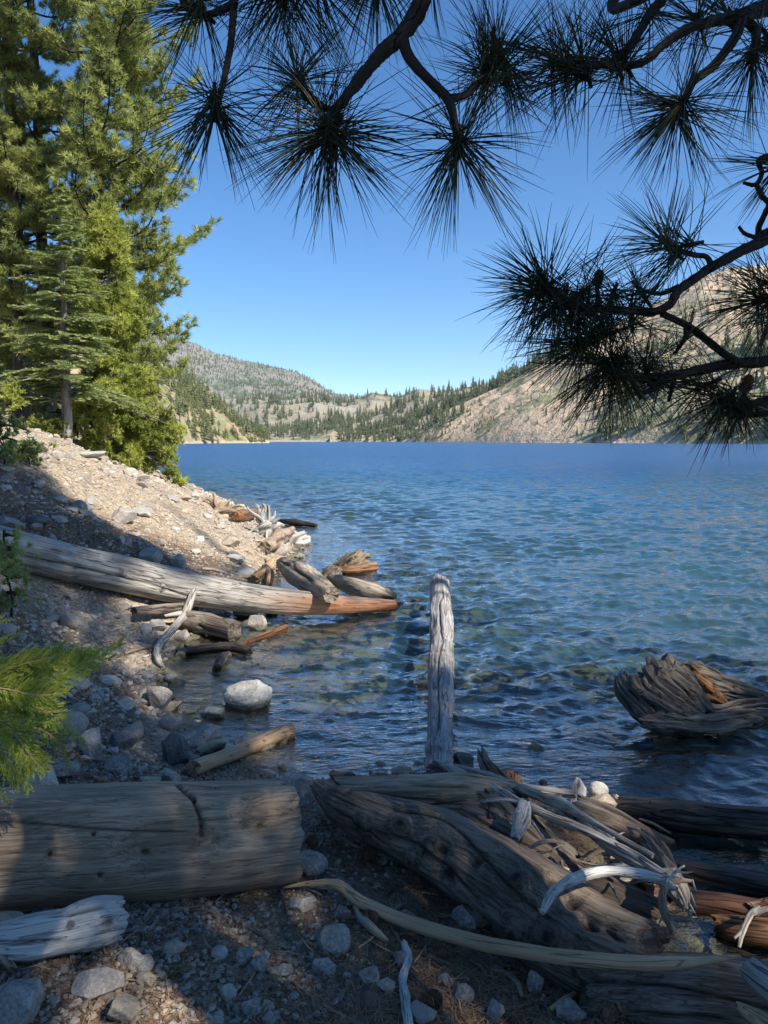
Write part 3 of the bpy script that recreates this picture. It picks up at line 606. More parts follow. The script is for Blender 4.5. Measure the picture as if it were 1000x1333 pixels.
# long thin branches
def branch(label, L, mat, cat='branch', name='drift_branch', twigs=(), **kw):
    kw.setdefault('sides', 18); kw.setdefault('step', .012); kw.setdefault('lump', .22); kw.setdefault('ridge', .05); kw.setdefault('cracks', 0); L = [(e[0], e[1], e[2] * .86) + tuple(e[3:]) for e in L]
    P, r = pts(L); o = DW(name, label, cat, P, r, mat, **kw); mid = np.array(o.location)
    for tw in twigs:
        Q, q = pts(tw); c = log_mesh('twig', Q - mid, q, mat, parent=o, seed=int(Q[0][0] * 100) % 90, sides=10, step=.012, lump=.1, cracks=0)
    return o
branch('long thin grey branch sweeping from beside the standing out log down to the shaggy root', [(566, 992, 8, 'y', 3.8), (600, 1006, 12, 'y', 3.6), (650, 1030, 12, 'y', 3.36), (700, 1056, 13, 'y', 3.16), (760, 1080, 12, 'y', 2.98), (820, 1110, 12, 'y', 2.82), (864, 1138, 13, 'y', 2.72)], GREY)
branch('second thin branch lying beside the long one, pale tan at its upper end', [(592, 998, 9, 'y', 3.78), (640, 1012, 13, 'y', 3.6), (690, 1032, 14, 'y', 3.42), (735, 1050, 15, 'y', 3.28), (775, 1072, 9, 'y', 3.1), (850, 1114, 8, 'y', 2.84)], PALEST)
branch('arched bone white branch curving down to a pointed tip over the root log', [(706, 1188, 9, 'y', 2.26), (722, 1160, 15, 'y', 2.34), (756, 1141, 16, 'y', 2.46), (800, 1134, 16, 'y', 2.57), (850, 1142, 15, 'y', 2.64), (876, 1154, 9, 'y', 2.66)], SILVER, twigs=[[(708, 1186, 5, 'y', 2.26), (701, 1184, 2, 'y', 2.25)]])
branch('brown crooked root hanging down from the shaggy root end into the inlet', [(886, 1146, 9, 'y', 2.68), (868, 1152, 11, 'y', 2.66), (862, 1166, 12, 'y', 2.63), (866, 1190, 13, 'y', 2.55), (882, 1208, 12, 'y', 2.51)], BROWNG,
       twigs=[[(870, 1194, 10, 'y', 2.53), (884, 1196, 9, 'y', 2.53), (898, 1196, 6, 'y', 2.53), (896, 1184, 4, 'y', 2.53)], [(886, 1146, 7, 'y', 2.68), (900, 1147, 4, 'y', 2.69)], [(898, 1194, 5, 'y', 2.53), (905, 1203, 3, 'y', 2.52)], [(868, 1196, 8, 'y', 2.54), (876, 1212, 10, 'y', 2.49), (872, 1216, 4, 'y', 2.49)]])
branch('white forked twig leaning on the reddish log', [(962, 1234, 5, 'y', 2.62), (968, 1210, 8, 'y', 2.68), (978, 1190, 8, 'y', 2.74), (988, 1180, 5, 'y', 2.78)], PALEST, name='forked_twig', cat='twig',
       twigs=[[(978, 1190, 6, 'y', 2.74), (1000, 1184, 4, 'y', 2.78), (1012, 1180, 2, 'y', 2.8)], [(968, 1210, 5, 'y', 2.68), (956, 1222, 3, 'y', 2.64)], [(984, 1182, 4, 'y', 2.78), (976, 1174, 2, 'y', 2.8)]])
branch('long smooth brown stick lying across the foreground to a point at the right', [(372, 1155, 4, .015), (405, 1150, 8, .03), (440, 1152, 15, .05), (470, 1174, 18, .03), (530, 1200, 20, .03), (600, 1221, 21, .06), (680, 1238, 22, .12), (760, 1249, 22, .22), (850, 1254, 20, .27), (915, 1251, 14, .28), (964, 1245, 4, .28)], TAN, lump=.05, sides=24, name='long_stick', cat='stick')
branch('short white stick standing out on the dark ground at the bottom edge', [(527, 1228, 9, .02), (531, 1250, 13, .015), (524, 1275, 12, .01), (528, 1300, 14, .01), (533, 1350, 14, .01)], SILVER, name='white_stick', cat='stick', ragged=(1.2, .4))
branch('short splintered brown stick under the bend of the long stick', [(461, 1180, 6, .02), (470, 1195, 12, .015), (488, 1212, 14, .01), (506, 1226, 8, .01)], BROWNG, name='broken_stick', cat='stick', ragged=(1.5, 1.5))
branch('crooked brown twig on the needle litter left of the lower right log', [(640, 1262, 5, .01), (660, 1268, 8, .01), (675, 1282, 8, .01), (680, 1298, 5, .01)], BROWNG, name='crooked_twig', cat='twig')
branch('flat sliver of wood beside the blue grey stone at the bottom', [(716, 1314, 6, .01), (735, 1302, 11, .01), (750, 1292, 6, .01)], TAN, name='wood_sliver', cat='stick', ragged=(1.5, 1.5))
D('driftwood_piece', 'bleached blue white slab of driftwood split into prongs at the left edge', 'driftwood',
  [(0, 1226, 52, .03), (40, 1222, 64, .03), (80, 1214, 62, .03), (118, 1205, 70, .02), (150, 1200, 58, .01)], SILVER, sides=90, step=.006, lump=.12, ridge=.05, cracks=12, cdep=.16, flat=.6, ragged=(1.3, .5), knots=[(.8, 1.2, .03, .015), (.55, 1.0, .03, -.01)])
D('driftwood_piece', 'dark rough broken end of wood behind the bleached slab at the left edge', 'driftwood',
  [(-30, 1212, 40, .02), (5, 1222, 54, .015), (22, 1240, 40, .01)], BROWNG, sides=40, step=.008, lump=.3, ridge=.15, cracks=5, ragged=(.5, 1.6))
# upright white chunk
D('wood_chunk', 'white upright pointed chunk of wood beside the two pale stones', 'driftwood',
  [(752, 1013, 5, 'y', 3.86), (752, 1026, 20, 'y', 3.83), (751, 1042, 20, 'y', 3.8), (748, 1054, 18, 'y', 3.76)], SILVER, sides=30, step=.006, lump=.18, ridge=.06, cracks=6)
D('wood_scrap', 'small pale knot of wood right of the orange stone', 'driftwood',
  [(800, 1036, 6, 'y', 3.8), (806, 1044, 14, 'y', 3.78), (816, 1052, 12, 'y', 3.74)], PALEST, sides=20, step=.006, lump=.4, cracks=2, ragged=(1.5, .6))
# --- middle distance, under and beside the long log
branch('bare grey branch bent down from the long log to the shore', [(252, 770, 12, .30), (240, 800, 11, .16), (222, 822, 10, .08), (205, 842, 11, .04), (206, 860, 10, .02), (212, 868, 5, .01)], GREY, ragged=(.5, 1.5), twigs=[[(240, 798, 8, .17), (226, 800, 6, .15), (214, 802, 4, .14)]])
D('drift_log', 'flat grey plank wedged in the shade below the long log', 'log', [(174, 796, 12, .10), (210, 793, 14, .10), (246, 790, 12, .12)], GREYD, sides=30, step=.02, cracks=4)
D('drift_log', 'dark squared log below the long log with its end in the water', 'log', [(236, 804, 22, .06), (270, 812, 28, .04), (306, 822, 28, .02)], GREYD, sides=40, step=.018, cracks=5, lump=.06, ragged=(.4, .3))
D('drift_log', 'dark waterlogged branch lying in the shallows left of the white boulder', 'driftwood', [(230, 850, 10, .0), (262, 845, 11, .01), (300, 842, 13, .01), (325, 848, 12, .0)], BLACKW, sides=24, step=.02, lump=.2)
D('drift_log', 'small dark upright stub in the shallows above the white boulder', 'driftwood', [(282, 870, 12, .0), (288, 858, 14, .03), (298, 852, 8, .03)], GREYD, sides=20, step=.015, lump=.25)
D('drift_log', 'narrow sunken log with a reddish tip below the long log', 'driftwood', [(310, 842, 8, -.03), (345, 828, 10, -.02), (372, 817, 9, .0)], ORANGE, sides=20, step=.03, lump=.15)
D('floating_log', 'brown thin log floating over the shore rocks towards the lake', 'log',
  [(252, 1000, 19, .02), (285, 988, 18, .02), (330, 971, 20, .0), (362, 957, 23, -.01), (380, 953, 21, -.01)], TAN, sides=44, step=.012, lump=.08, ridge=.05, cracks=4, ragged=(.6, .3), knots=[(.55, 1.0, .015, -.015), (.3, 1.4, .012, -.01), (.78, 1.5, .012, -.01)])
D('thick_log', 'short thick tan log resting across the sunlit part of the long log', 'log',
  [(368, 734, 18, .22), (385, 745, 32, .22), (405, 757, 34, .24), (432, 774, 22, .26)], wood_mat('tan weathered wood', (.52, .44, .33), (.24, .19, .14), stain=(.4, .2, .1)), sides=44, step=.02, lump=.08, cracks=5)
D('thick_log', 'grey brown slab log with a charred end behind the tip of the long log', 'log',
  [(438, 756, 16, .12), (462, 764, 26, .10), (490, 772, 26, .06), (512, 778, 14, .03)], wood_mat('tan charred wood', (.46, .39, .30), (.20, .16, .12), stain=(.03, .02, .02)), sides=44, step=.02, lump=.12, cracks=5, flat=.8, stain=lambda u, t: sstep(.62, .8, u) * (np.cos(t) < .4), ragged=(.7, .8))
CHUNK = wood_mat('rotten wood', (.36, .28, .18), (.06, .045, .03), stain=(.50, .26, .09))
ROT = [(430, 742, 10, 0), (440, 728, 14, .1), (452, 722, 12, .1), (470, 720, 15, .0), (484, 724, 12, .2), (490, 738, 10, 0), (448, 742, 14, -.2), (476, 744, 10, -.2), (462, 730, 16, -.2)]
D('red_log', 'orange red wet slab at the foot of the rotten chunk', 'driftwood', [(436, 742, 10, .01), (462, 742, 13, .01), (489, 738, 12, .01)], ORANGE, sides=24, step=.03)
D('floating_log', 'dark thin log floating beyond the root wads', 'log', [(362, 678, 6, .02), (385, 680, 9, .02), (412, 684, 5, .01)], BLACKW, sides=20, step=.05)
D('red_log', 'faint red sunken log trailing from the tip of the long log', 'driftwood', [(455, 796, 5, -.04), (500, 789, 5, -.04), (545, 781, 3, -.06)], ORANGE, sides=14, step=.08)
# root wads
def rootwad(label, c, arms, mat, core=(20, .1), group=None, name='root_wad', seed=1):
    p0, d = G(c[0], c[1], core[1]); root = empty(name, p0); tag(root, label, 'root wad', group); r0 = core[0] / 2 * d / FL
    log_mesh('burl', np.array([A(-r0 * .8, 0, -r0 * .5), A(0, 0, 0), A(r0 * .7, r0 * .2, r0 * .4)]), [r0 * .8, r0, r0 * .7], mat, root, seed, 32, .02, .35, .15, 5, (1.2, 1.2))
    for k, (ax, ay, w, dy) in enumerate(arms):
        q = PD(ax, ay, d + dy) - p0; mid = q * .5 + A(0, 0, .06 * np.linalg.norm(q)); w0 = w * d / FL
        rj = np.random.default_rng(k + seed); nq = np.linalg.norm(q); log_mesh('root', np.array([q * .08, mid * .7 + rj.normal(0, .08, 3) * nq, mid * 1.4 + rj.normal(0, .09, 3) * nq, q]), [w0 * .5, w0 * .48, w0 * .36, w0 * .14], mat, root, seed + k + 2, 24, .02, .5, .25, 3, (.5, 1.8), flat=.7)
rootwad('silver root wad with a fan of upright roots on the point', (345, 690), [(322, 660, 7, .1), (332, 656, 8, .2), (342, 655, 9, 0), (352, 658, 7, .1), (364, 674, 9, -.1), (320, 700, 9, -.4), (336, 712, 8, -.3), (326, 692, 7, -.3), (350, 706, 7, -.3), (358, 664, 5, .2), (370, 684, 8, .1)], wood_mat('bleached root wood', (.56, .53, .48), (.17, .155, .14), fine=1.3), (24, .12), seed=3)
rootwad('brown grey uprooted stump at the left end of the driftwood on the point', (290, 664), [(272, 640, 5, .1), (264, 652, 6, 0), (300, 650, 6, .2), (310, 668, 9, 0), (278, 668, 8, -.3), (318, 660, 6, .2)], BROWNG, (22, .1), seed=5)
rootwad('pale knobbly root mass at the waterline right of the silver root wad', (388, 706), [(372, 696, 8, 0), (404, 700, 8, .2), (398, 716, 7, -.2), (378, 718, 9, -.2), (408, 710, 5, 0), (382, 692, 5, .3)], SILVER, (24, .06), seed=8)
rootwad('dark shaggy root mass behind the short thick logs', (432, 748), [(420, 740, 7, .1), (440, 758, 7, -.1), (446, 742, 8, .1), (424, 756, 8, -.1), (416, 748, 5, 0)], GREYD, (20, .08), seed=11)
D('drift_log', 'orange brown log butt lying beside the brown uprooted stump', 'log', [(306, 672, 12, .06), (318, 670, 16, .06), (330, 668, 12, .06)], ORANGE, sides=20, step=.03, ragged=(.3, .3))
D('drift_log', 'grey log leaning between the two root wads', 'log', [(345, 712, 16, .05), (365, 700, 20, .08), (380, 690, 10, .1)], BROWNG, sides=24, step=.03, lump=.2)
D('wood_chunk', 'yellow tan splintered stub standing against the long log on the sunny side', 'driftwood', [(350, 762, 8, .10), (352, 748, 11, .12), (345, 738, 9, .16)], TAN, sides=20, step=.02, lump=.15, ragged=(.5, 1.2))
D('wood_chunk', 'tan splintered plank fan behind the long log left of the thick log', 'driftwood', [(330, 754, 12, .06), (342, 746, 14, .08), (362, 728, 12, .10)], TAN, sides=20, step=.02, lump=.25, ragged=(1.2, 1.2))
rootwad('dark gnarled chunk of rotten wood standing in the water beyond the log tip', (460, 736), ROT, CHUNK, (34, .03), name='rotten_chunk', seed=31)
rootwad('brown stub with short splintered roots on the bank right of the tan planks', (352, 742), [(344, 728, 6, 0), (362, 730, 6, .1), (370, 745, 5, 0), (340, 756, 6, -.1)], BROWNG, (16, .08), seed=41)
# --- stump in the lake at the right
p0, d = G(880, 925, .12); root = empty('tree_stump', p0); tag(root, 'big dark split stump with long roots lying in the lake at the right', 'stump')
def sp(px, py, dy=0): return PD(px, py, d + dy) - p0
SK = d / FL
log_mesh('stump_wood', np.array([sp(838, 872, .15), sp(852, 892, .1), sp(880, 912, .0), sp(915, 934, -.05)]), [38 * SK, 42 * SK, 36 * SK, 18 * SK], wood_mat('grey brown stump wood', (.22, .19, .16), (.03, .023, .018), fine=1.3), root, 4, 120, .010, .2, .16, 12, (.55, .6), cdep=.22)
log_mesh('root', np.array([sp(868, 870, .5), sp(905, 882, .45), sp(950, 897, .4), sp(1010, 916, .4), (sp(1080, 935, .4))]), [14 * SK, 21 * SK, 15 * SK, 9 * SK, 6 * SK], GREYD, root, 6, 80, .012, .4, .3, 8, (1, 1))
log_mesh('root', np.array([sp(895, 880, .3), sp(915, 895, .3), sp(940, 912, .3)]), [15 * SK, 13 * SK, 8 * SK], wood_mat('stump inner wood', (.30, .14, .05), (.05, .03, .02)), root, 7, 36, .015, .4, .25, 4, (1, 1))
log_mesh('root', np.array([sp(893, 922, .0), sp(930, 928, .0), sp(970, 918, .1), sp(1030, 914, .1), sp(1090, 916, .1)]), [10 * SK, 11 * SK, 8 * SK, 6 * SK, 5 * SK], GREYD, root, 8, 40, .015, .3, .15, 5, (1, 1))
log_mesh('root', np.array([sp(838, 938, -.1), sp(870, 940, -.15), sp(910, 944, -.15), sp(960, 936, -.05), sp(1010, 930, 0)]), [7 * SK, 14 * SK, 13 * SK, 12 * SK, 6 * SK], GREYD, root, 9, 70, .012, .5, .35, 8, (1, 1))
log_mesh('root', np.array([sp(808, 880, .2), sp(816, 898, .1), sp(836, 920, .0), sp(850, 936, -.05)]), [9 * SK, 14 * SK, 16 * SK, 12 * SK], GREYD, root, 10, 70, .012, .45, .35, 8, (1, 1))
for q_ in range(9):
    a_ = 828 + q_ * 19; log_mesh('root', np.array([sp(a_, 926 + (q_ % 3) * 4, .02 * (q_ % 4)), sp(a_ + 18, 934 + (q_ % 2) * 6, -.05), sp(a_ + 34, 942 - (q_ % 3) * 5, -.12)]), [4 * SK, 7 * SK, 2 * SK], GREYD, root, 50 + q_, 24, .012, .45, .3, 3, (1.5, 1.5))
log_mesh('root', np.array([sp(972, 928, 0), sp(990, 926, .0), sp(1020, 930, .05)]), [3 * SK, 5 * SK, 4 * SK], PALEST, root, 12, 16, .015, .2, .1, 2, (1, 1))

# --- small loose sticks
ks = np.random.default_rng(61)
def stick_field(n, xr, yr, ydepth, label, group, ln=(26, 70), w=(3, 6), mats=(GREY, BROWNG, PALEST), rise=4, ang=-28, spread=26):
    for k in range(n):
        px, py = ks.uniform(*xr), ks.uniform(*yr); L = ks.uniform(*ln); a = R(ang + ks.normal() * spread); dx, dy = math.cos(a) * L / 2, -math.sin(a) * L / 2; ww = ks.uniform(*w); bend = ks.normal(0, .08) * L
        Yc = ydepth(px, py)
        if not Yc and (shore_d(*G(px, py)[0][:2]) < .08 or shore_d(*G(px + dx, py + dy)[0][:2]) < .08): continue
        if Yc: e = [(px - dx, py - dy, ww * .7, 'y', Yc + dy * .008), (px - bend * .2, py + bend, ww, 'y', Yc), (px + dx, py + dy, ww * .4, 'y', Yc - dy * .008)]
        else: e = [(px - dx, py - dy, ww * .7, .01), (px - bend * .2, py + bend, ww, .01), (px + dx, py + dy, ww * .4, .01)]
        D('drift_stick', label, 'stick', e, mats[k % len(mats)], group=group, sides=10, step=.012, lump=.25, ridge=.05, cracks=0, ragged=(1.2, 1.2), seed=200 + k)
stick_field(22, (655, 860), (1045, 1165), lambda x, y: np.interp(y - (x - 750) * .45, [1040, 1110, 1170], [3.5, 3.0, 2.72]), 'short weathered stick caught among the branches of the driftwood pile', 'small sticks in the driftwood pile')
stick_field(12, (860, 905), (1130, 1200), lambda x, y: 2.60, 'thin pale rootlet fraying from the shaggy root end', 'rootlets of the shaggy root end', ln=(14, 34), w=(2, 4), mats=(PALEST, SILVER), ang=-60, spread=50)
stick_field(20, (170, 345), (790, 880), lambda x, y: 0, 'small dark stick lying on the shaded shore under the long log', 'small sticks below the long log', ln=(16, 44), w=(2, 5), mats=(GREYD, BROWNG, GREY), ang=10, spread=40)
stick_field(16, (275, 420), (655, 750), lambda x, y: 0, 'pale stick among the root wads on the sunny point', 'small sticks on the sunny point', ln=(12, 34), w=(2, 5), mats=(PALEST, GREY, TAN), ang=-20, spread=50)
stick_field(16, (400, 640), (1080, 1310), lambda x, y: 0, 'thin brown stick on the dark needle covered soil', 'small sticks on the dark soil', ln=(16, 50), w=(2, 4), mats=(BROWNG, TAN, GREYD), ang=-20, spread=60)
# ------------------------------------------------------------------ rocks
def ico(n):
    t = (1 + 5 ** .5) / 2; v = unit(np.array([(-1, t, 0), (1, t, 0), (-1, -t, 0), (1, -t, 0), (0, -1, t), (0, 1, t), (0, -1, -t), (0, 1, -t), (t, 0, -1), (t, 0, 1), (-t, 0, -1), (-t, 0, 1)], float))
    f = np.array([(0, 11, 5), (0, 5, 1), (0, 1, 7), (0, 7, 10), (0, 10, 11), (1, 5, 9), (5, 11, 4), (11, 10, 2), (10, 7, 6), (7, 1, 8), (3, 9, 4), (3, 4, 2), (3, 2, 6), (3, 6, 8), (3, 8, 9), (4, 9, 5), (2, 4, 11), (6, 2, 10), (8, 6, 7), (9, 8, 1)])
    for _ in range(n):
        e = np.sort(np.concatenate([f[:, [0, 1]], f[:, [1, 2]], f[:, [2, 0]]]), 1); ue, inv = np.unique(e, axis=0, return_inverse=True); inv = inv.ravel()
        m = unit(v[ue].mean(1)); k = len(f); a, b, c = inv[:k] + len(v), inv[k:2 * k] + len(v), inv[2 * k:] + len(v); v = np.vstack([v, m])
        f = np.concatenate([np.stack([f[:, 0], a, c], 1), np.stack([f[:, 1], b, a], 1), np.stack([f[:, 2], c, b], 1), np.stack([a, b, c], 1)])
    return v, f
ICO = [ico(k) for k in range(6)]
def rock_geo(seed, lev=4, cuts=9, cmin=.55, rough=.05, dims=(1, 1, 1)):
    r = np.random.default_rng(seed); v, f = ICO[lev]; v = v.copy()
    for k in range(cuts):
        n = unit(r.normal(size=3)); c = r.uniform(cmin, .92); dd = v @ n; over = dd > c; v[over] -= n * (dd[over] - c)[:, None]
    v = v * (1 + rough * 2 * fbm(v * 1.6 + seed, seed, 3)[:, None] + rough * .7 * fbm(v * 7 + seed, seed, 3)[:, None])
    return v * A(*dims), f
def rock(label, px, py, w, h, mat, lift=0.0, group=None, cuts=12, rough=.05, cmin=.48, name='rock', cat='rock', depth=None, rot=None, seed=None, lev=4, Yd=None):
    """px,py is the foot-centre of the stone in the picture; w,h its size there in pixels"""
    seed = seed if seed is not None else hash_(label) % 997
    if Yd: p = PY(px, py - h * .45, Yd); d = np.dot(p - CAMP, FW)
    else:
        hh = .05
        for _ in range(3): p, d = G(px, py - h * .40, hh * .58 + lift); hh = h * .5 * d / FL
    a, c = w * .5 * d / FL, h * .5 * d / FL
    v, f = rock_geo(seed, lev, cuts, cmin, rough, (a * 1.06, a * .85 if depth is None else depth, c * 1.12)); v[:, 2] *= 1.0
    mb = MB(); mb.add(v, None, f, tint=np.zeros(len(v)), stain=0); o = mb.build(name, mat, smooth=True); o.location = p
    if rot: o.rotation_euler = (0, R(rot), 0)
    o.data.set_sharp_from_angle(angle=R(24)) if hasattr(o.data, 'set_sharp_from_angle') else None
    return tag(o, label, cat, group)
rock('smooth pale boulder sitting alone in the shallow water, half in sun', 324, 921, 62, 38, RPALE, cuts=9, cmin=.68, rough=.05, name='boulder', cat='boulder', lev=5)
rock('upright pointed pale grey rock at the waterline above the dark rocks', 207, 932, 34, 48, RGREY, cuts=12, cmin=.45)
rock('small rounded grey rock in front of the upright pointed rock', 224, 950, 34, 22, RGREY, cuts=6)
rock('large dark square sided rock beside the brown floating log', 226, 1003, 40, 54, RDARK, cuts=16, cmin=.5, name='boulder', cat='boulder')
rock('wide blue grey boulder half in the water behind the dark square sided rock', 264, 985, 66, 44, RGREY, cuts=16, cmin=.42, name='boulder', cat='boulder', Yd=4.75)
rock('white angular rock beyond the green spray, left of the shore stones', 121, 993, 38, 50, RPALE, cuts=12, cmin=.5)
rock('rounded pale rock with a ledge left of the dark square sided rock', 155, 1008, 36, 28, RGREY, cuts=12)
rock('pale flat boulder behind the left end of the broad log', 52, 1032, 52, 40, RPALE, cuts=8, cmin=.5)
rock('low grey slab between the pale boulder and the white rock', 82, 1016, 46, 26, RGREY, cuts=14)
rock('flat slab rock leaning behind the white angular rock', 158, 976, 40, 26, RDARK, cuts=14)
rock('yellow lichen tinted flat stone just behind the broad log', 197, 1024, 34, 16, RTAN, cuts=8, cmin=.5)
rock('grey stone half hidden behind the broad log near the floating log', 218, 1022, 34, 24, RGREY, cuts=12)
rock('blue grey slab of rock behind the broken end of the broad log', 388, 1042, 66, 34, RGREY, cuts=8, cmin=.5)
rock('grey wedge shaped rock between the broad log end and the root log', 403, 1136, 44, 28, RGREY, cuts=10, cmin=.45)
rock('round brown stone under the tip of the root log', 440, 1064, 26, 22, RDARK, cuts=4, cmin=.75)
rock('square topped grey rock lying left of the short splintered stick', 437, 1240, 44, 40, RGREY, cuts=11, cmin=.5)
rock('flat pale grey stone left of the bend of the long stick', 396, 1184, 40, 20, RGREY, cuts=10, cmin=.4)
rock('small grey stone touching the bend of the long stick', 444, 1198, 26, 26, RGREY, cuts=14)
rock('grey pointed stone below the square topped rock', 426, 1268, 40, 22, RGREY, cuts=15)
rock('dark grey cube like stone left of the white stick', 478, 1282, 30, 28, RGREY, cuts=15)
rock('stone leaning on the dark cube like stone beside the white stick', 505, 1292, 32, 22, RGREY, cuts=15)
rock('long low stone at the bottom edge beside the white stick', 552, 1326, 44, 20, RGREY, cuts=14)
rock('reddish brown stone on the litter right of the white stick', 600, 1304, 36, 26, RDARK, cuts=12)
rock('pale rounded stone at the bottom between the white stick and the lower log', 643, 1330, 28, 30, RGREY, cuts=12)
rock('blue grey rounded stone under the middle of the long stick', 608, 1206, 40, 28, RGREY, cuts=11)
rock('blue grey upright stone in front of the lower right log', 696, 1292, 24, 38, RGREY, cuts=14)
rock('grey stone partly hidden under the lower right log', 745, 1330, 40, 30, RGREY, cuts=14)
rock('large blue grey slab rock in the bottom left corner', 25, 1332, 84, 52, RGREY, cuts=12, cmin=.45, name='boulder', cat='boulder')
rock('light grey rock touching the end of the bleached slab', 172, 1258, 34, 26, RGREY, cuts=12)
rock('broad tan grey half buried rock below the bleached slab', 130, 1298, 66, 40, RMIX, cuts=14)
rock('tan triangular rock at the bottom edge', 163, 1332, 50, 44, RTAN, cuts=11, cmin=.45)
rock('pink tan round stone in the sun patch', 190, 1283, 25, 18, RTAN, cuts=5, cmin=.7)
rock('speckled pale round stone at the right of the sun patch', 286, 1248, 21, 17, RPALE, cuts=4, cmin=.75)
rock('flat pale stone at the top of the sun patch', 228, 1240, 36, 18, RTAN, cuts=12)
rock('angular grey stone right of the sun patch', 340, 1262, 26, 26, RGREY, cuts=11, cmin=.45)
rock('blue grey stone behind the angular stone right of the sun patch', 318, 1254, 28, 26, RGREY, cuts=14)
rock('small bluish stone lying alone on the dark soil in the middle', 370, 1268, 26, 11, RGREY, cuts=14)
rock('rough grey stone near the bottom right of the sun patch', 298, 1302, 24, 22, RMIX, cuts=14)
rock('dark rock just above the bottom edge left of the square topped rock', 330, 1322, 36, 22, RGREY, cuts=14)
# stones on the pile
rock('smooth cream stone balanced on top of the driftwood pile', 779, 1036, 25, 18, RPALE, cuts=4, cmin=.75, Yd=3.85)
rock('flat orange tan stone below the cream one on the pile', 786, 1051, 38, 17, RTAN, cuts=7, Yd=3.78)
rock('pale yellow stone in a gap under the arched white branch', 804, 1172, 26, 18, RTAN, cuts=7, Yd=2.95)
rock('cream stone lying on the dark hollowed log', 725, 1112, 34, 18, RPALE, cuts=8, Yd=3.32)
# slope rocks
for L in [('big grey rock with a dark cleft in the middle of the sunlit slope', 160, 683, 34, 26, RMIX), ('pale slab beside the cleft rock on the slope', 185, 672, 34, 16, RPALE), ('white rock near the fir trunk', 73, 598, 18, 12, RPALE),
          ('blue grey boulder at the left edge above the long log', 14, 694, 36, 26, RGREY), ('round grey rock at the edge of the shade above the long log', 103, 668, 20, 18, RGREY), ('small dark rock lying in the shade of the slope', 50, 684, 30, 16, RDARK),
          ('grey rock touching the top of the long log', 196, 735, 28, 26, RMIX), ('pale rock beside the long log where the sun begins', 232, 742, 20, 24, RPALE), ('pale stone high on the right of the slope', 228, 694, 12, 10, RPALE),
          ('white quartz like rock left of the tan planks', 305, 732, 28, 14, RPALE), ('white block above the long log near the tan planks', 320, 752, 38, 16, RPALE), ('round rock by the silver root wad', 362, 722, 26, 20, RMIX),
          ('long pale rock on the crest between the two conifers', 118, 596, 44, 12, RPALE), ('pale stone under the low cedar bough', 253, 650, 13, 10, RPALE), ('grey slab just below the crest', 180, 625, 30, 8, RMIX), ('tan rock under the silver root wad', 300, 712, 24, 14, RTAN),
          ('rounded reddish rock at the waterline under the long log', 335, 822, 24, 26, RMIX), ('small blue white stone under the long log', 366, 797, 12, 8, RPALE), ('grey rock under the bent branch', 203, 822, 26, 18, RGREY), ('pale blocky rock at the foot of the bent branch', 238, 838, 22, 20, RGREY),
          ('brown rock in the shade under the long log', 320, 806, 30, 14, RDARK), ('flat wet stone in the shallows left of the dark branch', 222, 888, 18, 12, RGREY), ('flat stone on the shaded slope', 178, 876, 16, 8, RGREY), ('reddish stone on the shaded bank', 192, 888, 20, 16, RMIX), ('small pale stone on the shaded slope above the green spray', 86, 848, 16, 10, RGREY)]:
    rock(L[0], L[1], L[2], L[3], L[4], L[5], cuts=10, cmin=.5, lev=3)
# gravel: thousands of loose stones, nobody could count them
def pip(px, py, poly):
    poly = np.array(poly, float); ins = np.zeros(px.shape, bool)
    for k in range(len(poly)):
        a = poly[k]; b = poly[(k + 1) % len(poly)]; c = (a[1] > py) != (b[1] > py)
        ins ^= c & (px < a[0] + (py - a[1]) * (b[0] - a[0]) / ((b[1] - a[1]) or 1e-9))
    return ins
gr = np.random.default_rng(44)
def scatter(name, label, n, xr, yr, dens, smin, smax, mat, lev=1, power=2.2, sink=.25, flat=.65, seed=0, under=False):
    x = gr.uniform(*xr, n); y = gr.uniform(*yr, n); d = shore_d(x, y); k = gr.random(n) < dens(x, y, d); x, y = x[k], y[k]; z = H(x, y)
    geos = [rock_geo(seed + q, lev, 7, .4, .10)[0] for q in range(12)]; F = ICO[lev][1]; mb = MB(); s = smin * (smax / smin) ** (gr.random(len(x)) ** power)
    for q in range(12):
        i = np.arange(q, len(x), 12); m = len(i); V = geos[q][None] * (s[i][:, None, None] * np.stack([gr.uniform(.7, 1.3, m), gr.uniform(.7, 1.3, m), flat * gr.uniform(.6, 1.3, m)], 1)[:, None, :])
        a = gr.random(m) * 6.28; tl = gr.normal(0, .35, m); ca, sa, ct, st = np.cos(a)[:, None], np.sin(a)[:, None], np.cos(tl)[:, None], np.sin(tl)[:, None]
        X0, Y0, Z0 = V[..., 0], V[..., 1], V[..., 2]; X1, Z1 = X0 * ct + Z0 * st, -X0 * st + Z0 * ct
        W = np.stack([X1 * ca - Y0 * sa + x[i][:, None], X1 * sa + Y0 * ca + y[i][:, None], Z1 + z[i][:, None] + (s[i] * (.5 - sink) * flat)[:, None]], -1)
        nv = V.shape[1]; T = (F[None] + (np.arange(m) * nv)[:, None, None]).reshape(-1, 3)
        mb.add(W.reshape(-1, 3), None, T, tint=np.repeat(gr.random(m) ** 1.5, nv))
    return tag(mb.build(name, mat, smooth=False), label, kind='stuff')
GRAV = rock_mat('gravel stone', (.46, .41, .35), (.19, .165, .14), (.36, .28, .20), spk=.6)
GRAVT = rock_mat('talus stone', (.58, .50, .40), (.32, .26, .20), (.44, .42, .39), spk=.6)
PEB = rock_mat('lake bed stone', (.38, .36, .26), (.14, .13, .08), (.30, .31, .27), spk=.6)
